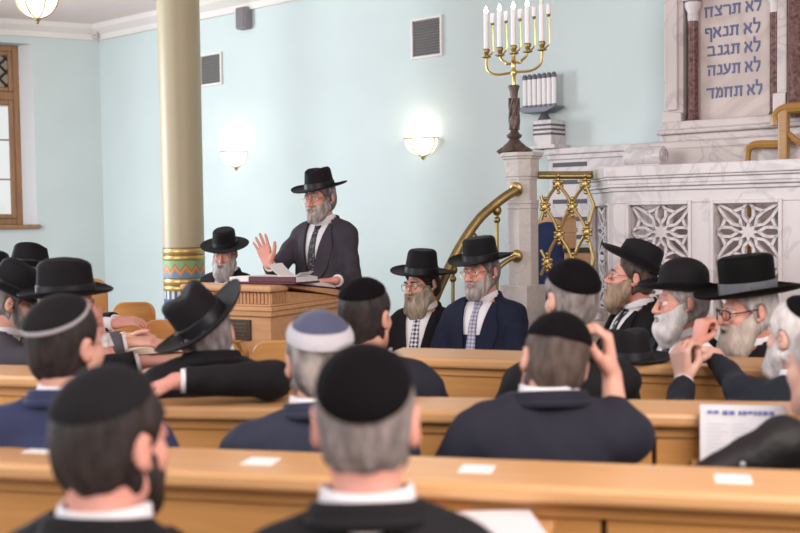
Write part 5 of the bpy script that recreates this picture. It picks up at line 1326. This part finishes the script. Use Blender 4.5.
    if face:
        # tie, lapels
        zk = sh + 0.062
        if tie is not None:
            L0 = [(tx - 0.018, zk), (tx - 0.024, zk - 0.012), (tx - 0.015, zk - 0.044)] + [(tx * (1 - t * .4) - 0.016 - 0.020 * t, zk - 0.045 - (zk - 0.045 - (pz + 0.12)) * t) for t in [k / 12 for k in range(13)]]
            L1 = [(2 * tx - x, z) for x, z in L0]; L1 = [(x + 2 * (tx - tx), z) for x, z in L1]
            L1 = [(-(x - tx) + tx, z) for x, z in L0]
            strip('tie', L0, L1, SfD, 0.004, 0.007, 4, tie, T)
        for sx in (-1, 1):
            ts = [k / 12 for k in range(13)]
            inner = [(cx0 * t + sx * vw * t * 0.97, zb_ + (zt_ - zb_) * t) for t in ts]
            outer = [(cx0 * t + sx * (vw * t * 0.97 + (0.082 * min(1, t * 2.6) * (1 if t < 0.70 else max(0.30, 1 - (t - 0.70) * 2.4)))), zb_ + (zt_ - zb_) * t + (0.0 if t < 0.7 else -0.012)) for t in ts]
            Jf = Field.__new__(Field); Jf.ax, Jf.h, Jf.d = J.ax, J.h, Jt
            strip('lapel', inner, outer, Jf, 0.004, 0.009, 5, suit, jo)
        if vest:
            ts = [k / 8 for k in range(9)]
            lft = [(cx0 - vw * 0.9 * (0.35 + 0.5 * t) * (1 if t < .75 else 1), zb_ + (zt_ - zb_) * 0.62 * t) for t in ts]; rgt = [(2 * cx0 - x, z) for x, z in lft]
            strip('waistcoat', lft, rgt, SfD, 0.002, 0.004, 5, suit, T)
    # trousers and shoes
    Tr = Field((-0.32, -0.26, 0.03), (0.32, 0.62 if not stand else 0.3, pz + 0.14), 0.013)
    Tr.prim(('ell', 'u', 0.0, (0, 0, pz + 0.01), (0.172 + st * .3, 0.138 + st * .4, 0.125)))
    for p in trous: Tr.prim(p)
    V, Fc = Tr.mesh(); np_mesh('trousers', V, Fc, TROUS, T)
    Sh = Field((-0.25, -0.2, -0.01), (0.25, 0.72, 0.18), 0.011)
    for p in shoes: Sh.prim(p)
    Sh.cut(lambda X, Y, Z_: 0.004 - Z_ + 0 * X + 0 * Y)
    V, Fc = Sh.mesh(); np_mesh('shoes', V, Fc, SHOE, T)
    # hair --------------------------------------------------------------
    hp_ = [p for p in head_prims(False) if not (p[0] == 'ell' and abs(p[3][0]) > 0.07) and not (p[0] == 'cap' and abs(p[3][0]) > 0.07)]
    earw = lambda X, Y, Z_: np.sqrt(((np.abs(X) - 0.086) / 0.6) ** 2 + ((Y + 0.010) / 1.0) ** 2 + ((Z_ - 0.0) / 1.35) ** 2) - 0.030
    def headlocal(field_done, name, mt):
        V, Fc = field_done.mesh()
        if len(V): np_mesh(name, (V * hs) @ HR.T + HT, Fc, mt, T)
    if hair is not None:
        t = 0.007 * hair_len
        Hf = Field((-0.12, -0.16, -0.13), (0.12, 0.14, 0.17), 0.0045)
        for p in hp_: Hf.prim(p, grow=t)
        Hf.rough(0.0022, (90, 160), seed + 11, 5, (1, 1, 0.4))
        # hairline: in front of the ears and below the nape there is no hair
        def line(X, Y, Z_):
            nape = -0.106 - np.minimum(Y + 0.02, 0) * 0.1 + (X / 0.062) ** 2 * 0.022 + np.maximum(Y + 0.03, 0) * 0.5
            fr = np.where(Z_ > 0.055, Y - 0.062 - (Z_ - 0.055) * 0.0, Y - 0.014 - np.maximum(Z_, -0.02) * 0.75)
            if bald: fr = np.maximum(fr, Z_ - 0.075 + 0 * Y)
            return np.maximum(np.maximum(fr, nape - Z_), 0 * X - 1)
        Hf.cut(line, 0.012)
        Hf.cut(lambda X, Y, Z_: -earw(X, Y, Z_), 0.006)
        headlocal(Hf, 'hair', hair)
    if beard is not None:
        Bf = Field((-0.13, -0.03, -0.34), (0.13, 0.21, 0.06), 0.0042)
        for p in hp_: Bf.prim(p, grow=0.0055 + max(0.0, min(bl, 0.03)) * 0.2)
        Bf.cut(lambda X, Y, Z_: np.maximum(np.maximum(Z_ - (0.012 - Y * 0.50) + 0 * X, (-0.002 - np.minimum(Z_ + 0.03, 0) * 0.25) - Y), -0.140 - Z_), 0.008)
        Bf.cut(lambda X, Y, Z_: -earw(X, Y, Z_), 0.004)
        if bl > 0.0:
            Bf.prim(('ell', 'u', 0.02, (0, 0.080, -0.100), (0.036, 0.030, 0.030)))
        if bl > 0.008:
            Bf.prim(('ell', 'u', 0.03, (0, 0.064, -0.090 - bl * 0.35), (0.050 + bl * .12, 0.046, 0.046 + bl * 0.55)))
            Bf.prim(('ell', 'u', 0.04, (0, 0.070 + bl * .1, -0.105 - bl * 0.9), (0.030 + bl * .2, 0.028, 0.040 + bl * 0.5)))
            for sx in (-1, 1): Bf.prim(('cap', 'u', 0.03, (sx * 0.060, 0.026, -0.055), (sx * (0.040 + bl * .1), 0.066, -0.100 - bl * .4), 0.018 + bl * .06, 0.026 + bl * .06))
        for sx in (-1, 1):
            Bf.prim(('cap', 'u', 0.008, (sx * 0.005, 0.104, -0.0405), (sx * 0.030, 0.089, -0.052), 0.0062, 0.007))
            Bf.prim(('cap', 'u', 0.012, (sx * 0.030, 0.088, -0.054), (sx * 0.028, 0.082, -0.085), 0.008, 0.013))
        Bf.rough(0.0024 + min(bl, .05) * 0.03, (80, 170), seed + 21, 5, (1, 1, 0.35))
        Bf.prim(('ell', 's', 0.005, (0, 0.108, -0.0585), (0.021, 0.030, 0.0095)))
        Bf.prim(('ell', 's', 0.004, (0, 0.112, -0.018), (0.024, 0.028, 0.017)))
        headlocal(Bf, 'beard', beard)
    if face:
        for sx in (-1, 1):
            m = MB().ball((sx * 0.032, 0.0742, 0.0115), 0.0135, 16)
            eo = m.build('eye', EYEW, T, smooth=True); eo.matrix_basis = HM @ Matrix.Scale(hs, 4)
            m = MB().ball((sx * 0.032 + 0.0, 0.0835, 0.0115), (0.0062, 0.005, 0.0062), 12); io = m.build('iris', EYEI, eo, smooth=True)
        bm_ = beard if beard is not None and hair is None else (hair or H_GREY)
        for sx in (-1, 1):
            m = MB(); m.tube([(sx * 0.014, 0.094, 0.030), (sx * 0.030, 0.0945, 0.036), (sx * 0.049, 0.080, 0.031)], [0.0035, 0.0048, 0.0025], 6)
            eb = m.build('eyebrow', bm_, T, smooth=True); eb.matrix_basis = HM @ Matrix.Scale(hs, 4)
    if glasses is not None:
        m = MB(); thk = 0.0014 if glasses is WIRE else 0.0026
        for sx in (-1, 1):
            pts = [(sx * 0.033 + 0.024 * math.copysign(abs(math.cos(a)) ** 0.75, math.cos(a)), 0.108 - 0.010 * abs(math.cos(a)) * (1 if math.cos(a) * sx > 0 else 0), 0.008 + 0.0185 * math.copysign(abs(math.sin(a)) ** 0.8, math.sin(a))) for a in [2 * PI * k / 20 for k in range(20)]]
            m.tube(pts, thk, 6, closed=True)
            m.tube([(sx * 0.057, 0.097, 0.014), (sx * 0.078, 0.06, 0.016), (sx * 0.083, 0.0, 0.020)], thk, 6)
        m.tube([(-0.010, 0.108, 0.012), (0, 0.112, 0.015), (0.010, 0.108, 0.012)], thk, 6)
        go = m.build('glasses', glasses, T, smooth=True); go.matrix_basis = HM @ Matrix.Scale(hs, 4)
    if hat is not None:
        kw = dict(hat); zz = kw.pop('z', 0.066); tl_ = kw.pop('tilt', 0); rl = kw.pop('roll', 0); felt = kw.pop('felt', FELT); band = kw.pop('band', RIBBON); yy = kw.pop('y', -0.010)
        M = HM @ Tm(0, yy, zz) @ Matrix.Rotation(R(tl_), 4, 'X') @ Matrix.Rotation(R(rl), 4, 'Y')
        add_hat(T, M, felt, band, **kw)
    if kip is not None:
        mt, tilt, half, trim = kip[0], R(kip[1]), R(kip[2]), kip[3]
        r = (0.077 + 0.008 * hair_len, 0.098 + 0.008 * hair_len, 0.088 + 0.008 * hair_len); c = (0, -0.012, 0.045)
        V, fs = cap_mesh(r, c, half, tilt, 0.001, 0.006)
        ko = MB().add(V, fs).build('kippah', mt, T, smooth=True); ko.matrix_basis = HM @ Matrix.Scale(hs, 4)
        if trim is not None:
            V, fs = cap_mesh(r, c, half * 1.0, tilt, 0.0035, 0.006, 1 - kip[4], 1.03, m=4)
            MB().add(V, fs).build('kippah_trim', trim, ko, smooth=True)
    if cuffbtn:
        for S, e, w, we, fd in wrists[1:2]:
            for k in range(2):
                p = we - fd * (0.05 + 0.05 * k) ; MB().ball(p + Vector((0, -0.045, 0.01)), 0.011, 12).build('button', mat('button_grey', (0.30, 0.29, 0.31), 0.4), jo, smooth=True)
    return T
# ------------------------------------------------------------------ people
FED = dict(bx=0.172, by=0.190, ch=0.120, cx=0.090, cy=0.110, taper=0.90, top='pinch', curl=0.022, snap=0.012, dent=0.022, pinch=0.25)
WIDE = dict(bx=0.185, by=0.200, ch=0.125, cx=0.091, cy=0.111, taper=0.93, top='flat', curl=0.012, rnd=0.03)
DOME = dict(bx=0.175, by=0.195, ch=0.135, cx=0.092, cy=0.112, taper=0.96, top='dome', curl=0.030, rnd=0.075, edge=0.009)
TALL = dict(bx=0.200, by=0.215, ch=0.150, cx=0.094, cy=0.114, taper=0.99, top='flat', curl=0.022, rnd=0.022, felt=BEAVER, band=RIBBONG, edge=0.010)
def D(**k): return k
def hatk(base, **k): d = dict(base); d.update(k); return d
def who(key, *a, **k):
    person(*a, **k)
V3 = Vector
# speaker
who('speaker', 'standing bearded speaker in black hat and charcoal suit at the lectern, palm raised', 320, 200, 7.0, 150, hy=-3, hp=-5, hr=3, stand=True, h=0.0055, sk=SK_B, hair=H_SALT, beard=B_SALT, bl=0.004, hs=1.09, suit=S_CHAR, tie=T_DOT, hat=hatk(FED, curl=0.018, snap=0.012, ch=0.125, z=0.077, tilt=-4, bx=0.176), glasses=WIRE, stout=0.045, lean=0.06, seed=3,
    R_=D(sc=1.12, w=P(269, 265, 6.72), pole_w=(-0.5, 0.2, -0.9), d=V3((-0.30, 0.05, 0.9)), n=V3((-0.35, -0.9, 0.0)), curl=0.10, spread=2.6),
    L_=D(w=P(336, 280.5, 6.62), pole_w=(0.35, 0.5, -0.5), d=V3((-0.95, -0.25, 0.0)), n=V3((0, 0, -1)), curl=0.22))
# old man behind the lectern
who('old', 'white bearded old man in flat black hat seated behind the lectern', 225, 255, 8.5, 163, hy=8, hp=-14, hr=-2, h=0.008, hs=1.08, sk=SK_B, hair=H_LGREY, beard=H_LGREY, bl=0.055, suit=S_BLACK, hat=hatk(WIDE, curl=0.004, ch=0.120, z=0.080, tilt=-3), tie=T_DOT, seed=4)
# two men by the newel
who('rab1', 'man with full brown grey beard and checked tie seated before the brass rail', 422, 286, 6.5, 158, hy=-26, hp=-6, hr=4, sk=SK_A, hair=H_DARK, beard=B_BROWNGREY, bl=0.045, suit=S_BLACK, tie=T_CHECK, glasses=WIRE, stout=0.05, hs=1.09, seed=5, hat=hatk(WIDE, bx=0.172, by=0.195, taper=0.86, ch=0.135, curl=0.014, roll=-11, tilt=4, z=0.078, rnd=0.035, band=RIBBON))
who('rab2', 'man in navy suit with short grey beard seated before the stone newel', 481, 274, 6.05, 152, hy=-14, hp=-2, hr=4, sk=SK_B, hair=H_GREY, beard=B_SALT, bl=0.004, suit=S_NAVY, tie=T_LIGHT, vest=True, glasses=WIRE, stout=0.06, hs=1.06, seed=6, hat=hatk(WIDE, bx=0.175, by=0.19, ch=0.122, curl=0.018, z=0.078, rnd=0.028, snap=0.008, tilt=-6, roll=-3))
# three in a row at the right
who('brown', 'brown bearded man in profile with black hat tipped back beside the balustrade corner', 632, 279, 5.4, 108, hy=-28, hp=6, sk=SK_B, hair=H_BROWN, beard=B_GINGER, bl=0.016, suit=S_BLACK, tie=T_SPOT, glasses=WIRE, stout=0.05, hs=1.05, seed=7, hat=hatk(FED, z=0.075, tilt=20, curl=0.03, snap=-0.01, y=-0.015, bx=0.178, by=0.2))
who('white', 'white bearded man in profile under a rounded dome shaped black hat', 682, 304, 4.75, 114, hy=-25, hp=-4, sk=SK_B, hair=H_LGREY, beard=H_WHITE, bl=0.03, hs=1.06, side=-0.06, suit=S_MIDN, tie=T_SPOT, seed=8, hat=hatk(DOME, z=0.064, tilt=7))
who('fist', 'long bearded man in tall flat topped hat holding his fist to his mouth', 748, 313, 4.42, 100, hy=-2, hp=-6, h=0.0058, sk=SK_B, hair=H_LGREY, hair_len=1.6, beard=B_CREAM, bl=0.085, suit=S_BLACK, glasses=DKFRAME, hs=1.06, side=-0.14, seed=9, hat=hatk(TALL, z=0.080), 
    L_=D(w=P(697, 344, 4.36), e=P(728, 378, 4.34), d=V3((0.25, 0.05, 0.95)), n=V3((0.85, 0.3, -0.1)), curl=1.25, thumb=1.4))
# row C (in front of the third pew)
who('clasp', 'white haired man in dark jacket clasping his hands at the third pew', 797, 340, 3.72, 22, hy=6, hp=0, h=0.006, sk=SK_D, hair=H_WHITE, hair_len=1.7, beard=H_WHITE, bl=0.01, suit=S_MIDN, kip=(VELVET, 32, 48, None), seed=10, face=True, stout=0.02,
    L_=D(w=P(684, 381, 3.92), e=P(676, 418, 3.70), d=V3((-0.12, 0.1, 0.95)), n=V3((0.8, 0.45, 0.1)), curl=0.9, thumb=1.0, sc=1.12),
    R_=D(w=P(716, 356, 4.02), e=P(742, 392, 3.72), d=V3((-0.95, 0.0, 0.12)), n=V3((-0.1, -0.6, -0.6)), curl=0.85, thumb=1.0, sc=1.12, nocuff=True))
who('kipE', 'man with round black velvet kippah just beyond the one leaning on his hand', 571, 302, 3.78, 6, hy=14, hp=-2, sk=SK_A, hair=H_GREY, hair_len=1.4, suit=S_BLACK, side=0.055, shz=-0.045, kip=(VELVET, 26, 72, None), seed=11)
who('cpew', 'dark haired man with black kippah just below the standing speaker', 366, 320, 3.78, -4, hy=-20, hp=2, sk=SK_A, hair=H_DARK, hair_len=1.3, suit=S_INK, side=-0.07, broad=0.02, kip=(VELVET, 14, 58, None), seed=12)
# man with the tilted hat, arm on the second pew
who('tilt', 'man seen from behind in tilted black fedora with his arm stretched along the second pew', 207, 340, 3.66, 18, hy=4, hp=-4, hr=-10, sk=SK_B, hair=H_GREY, suit=S_BLACK, seed=13, side=-0.03, shz=0.075, broad=0.02,
    hat=hatk(FED, bx=0.178, by=0.2, ch=0.132, roll=-30, tilt=4, z=0.058, curl=0.026, pinch=0.3, felt=FELT), 
    R_=D(w=P(176, 381, 3.34), e=P(272, 379, 3.40), d=V3((-0.93, -0.15, -0.22)), n=V3((0.0, -0.15, -1)), curl=0.22))
# row B (in front of the second pew)
who('blue', 'grey haired man wearing a navy kippah with a wide pale knitted edge', 319, 366, 2.93, 8, hy=4, hp=2, sk=SK_A, hair=H_SALT, hair_len=1.5, suit=S_GREYBLUE, shz=0.02, broad=0.02, side=0.01, kip=(KNAVY, 18, 64, KWHITE, 0.30), seed=14)
who('lean', 'brown haired man in dark suit leaning his head on his raised right hand', 553, 366, 2.92, 4, hy=2, hp=-4, hr=13, h=0.0055, sk=SK_A, hair=H_BROWN, hair_len=1.1, suit=S_INK, kip=(VELVET, -2, 74, None), seed=15, stout=0.05, side=0.085, shz=0.05, broad=0.035,
    R_=D(w=P(612, 376, 2.96), e=P(617, 440, 2.86), d=V3((-0.10, 0.05, 0.98)), n=V3((-0.95, 0.15, -0.1)), curl=0.95, thumb=0.3, bare=0.05, nocuff=True, sc=1.14))
who('navy', 'dark haired man in navy jacket, black kippah edged with a grey line', 67, 350, 2.88, -6, hy=-20, hp=3, sk=SK_A, hair=H_DARK, hair_len=1.2, suit=S_BLUE, shz=0.01, broad=0.03, side=-0.075, kip=(KGREYD, 24, 60, KGREY, 0.07), seed=16, beard=None, glasses=WIRE)
who('leather', 'man at the right border in black leather coat with buttoned cuff', 826, 372, 2.88, 20, hy=10, h=0.008, sk=SK_D, hair=H_LGREY, suit=LEATHER, seed=17, stout=0.05, cuffbtn=True,
    L_=D(nocuff=True, w=P(684, 484, 2.72), e=P(786, 440, 2.74), d=V3((-0.8, 0.1, -0.6)), n=V3((0.1, 0.1, -1)), curl=0.4))
# row A, nearest
who('near', 'nearest grey haired man with black kippah seen from behind, bottom centre', 366, 428, 1.86, 2, hy=-4, hp=2, h=0.006, sk=SK_B, hair=H_GREY, hair_len=1.0, suit=S_BLACK, kip=(VELVET, 36, 60, None), seed=18, ear=1.15, neck_show=0.004)
who('nearL', 'dark haired man with short beard seen from behind, bottom left corner', 113, 450, 1.90, -14, hy=-14, hp=-3, h=0.006, sk=SK_B, hair=H_DARK, hair_len=1.2, beard=H_DARK, bl=-0.01, suit=S_BLACK, shz=0.01, kip=(KGREYD, 20, 62, None), seed=19, ear=0.95)
# left section, facing right
who('J', 'man in wide black hat at the left with his fist against his face', 68, 309, 4.30, -72, hy=-2, hp=-4, sk=SK_B, hair=H_GREY, suit=S_BLACK, seed=20, hat=hatk(WIDE, bx=0.168, by=0.180, ch=0.135, taper=0.92, top='pinch', dent=0.012, curl=0.022, z=0.060, roll=4, tilt=6), beard=H_SALT, bl=0.0,
    L_=D(w=P(99, 333, 4.36), e=P(112, 372, 4.34), d=V3((-0.12, 0.0, 0.95)), n=V3((-0.9, 0.1, 0.0)), curl=1.0, thumb=0.4), 
    R_=D(w=P(144, 362, 4.02), e=P(104, 372, 3.98), d=V3((0.93, 0.2, 0.0)), n=V3((0.1, 0, -1)), curl=0.25))
who('K', 'man in soft creased black hat leaning forward, hands together on the prayer desk', 12, 305, 4.95, -64, hy=-4, hp=-10, sk=SK_A, hair=H_GREY, suit=S_GREY, seed=21, hat=hatk(FED, ch=0.135, tilt=-18, roll=6, z=0.06, curl=0.03), beard=H_SALT, bl=0.0, lean=0.12,
    L_=D(w=P(128, 339, 5.0), e=P(84, 348, 5.05), d=V3((0.95, 0.1, -0.05)), n=V3((0.2, -0.6, -0.5)), curl=0.55), R_=D(w=P(130, 342, 4.8), e=P(84, 352, 4.75), d=V3((0.95, 0.15, 0.0)), n=V3((0.1, 0.3, -1)), curl=0.35))
who('L', 'farthest hatted man at the left, directly in front of the window wall', 32, 276, 6.1, -76, h=0.008, sk=SK_B, hair=H_GREY, suit=S_BLACK, seed=22, hat=hatk(FED, bx=0.165, by=0.18, ch=0.125, taper=0.8, pinch=0.45, z=0.06, tilt=-4),
    L_=D(w=P(118, 321, 5.9), d=V3((0.95, 0.0, 0.1)), n=V3((0.1, -0.3, -1)), curl=0.4), R_=D(w=P(116, 324, 5.7), d=V3((0.95, 0.2, 0.1)), n=V3((0.2, 0.4, -1)), curl=0.5))
who('M', 'man in black brimmed hat at the left border of the picture, face turned away', -8, 290, 5.3, -40, h=0.009, sk=SK_A, hair=H_GREY, suit=S_MIDN, seed=23, hat=hatk(FED, ch=0.13, z=0.06))
# loose hat on the third pew
hp0 = P(632, 357, 4.28)
lh = thing('black_hat', 'black felt hat set down on the third pew behind the raised hand', 'hat', loc=(hp0.x - 0.02, hp0.y, 1.004), rz=R(20))
V, fs, BV, bf = hat_mesh(bx=0.165, by=0.18, ch=0.115, top='pinch', curl=0.012, taper=0.9)
MB().add(V, fs).build('brim_and_crown', FELT, lh, smooth=True); MB().add(BV, bf).build('hat_ribbon', RIBBON, lh, smooth=True)
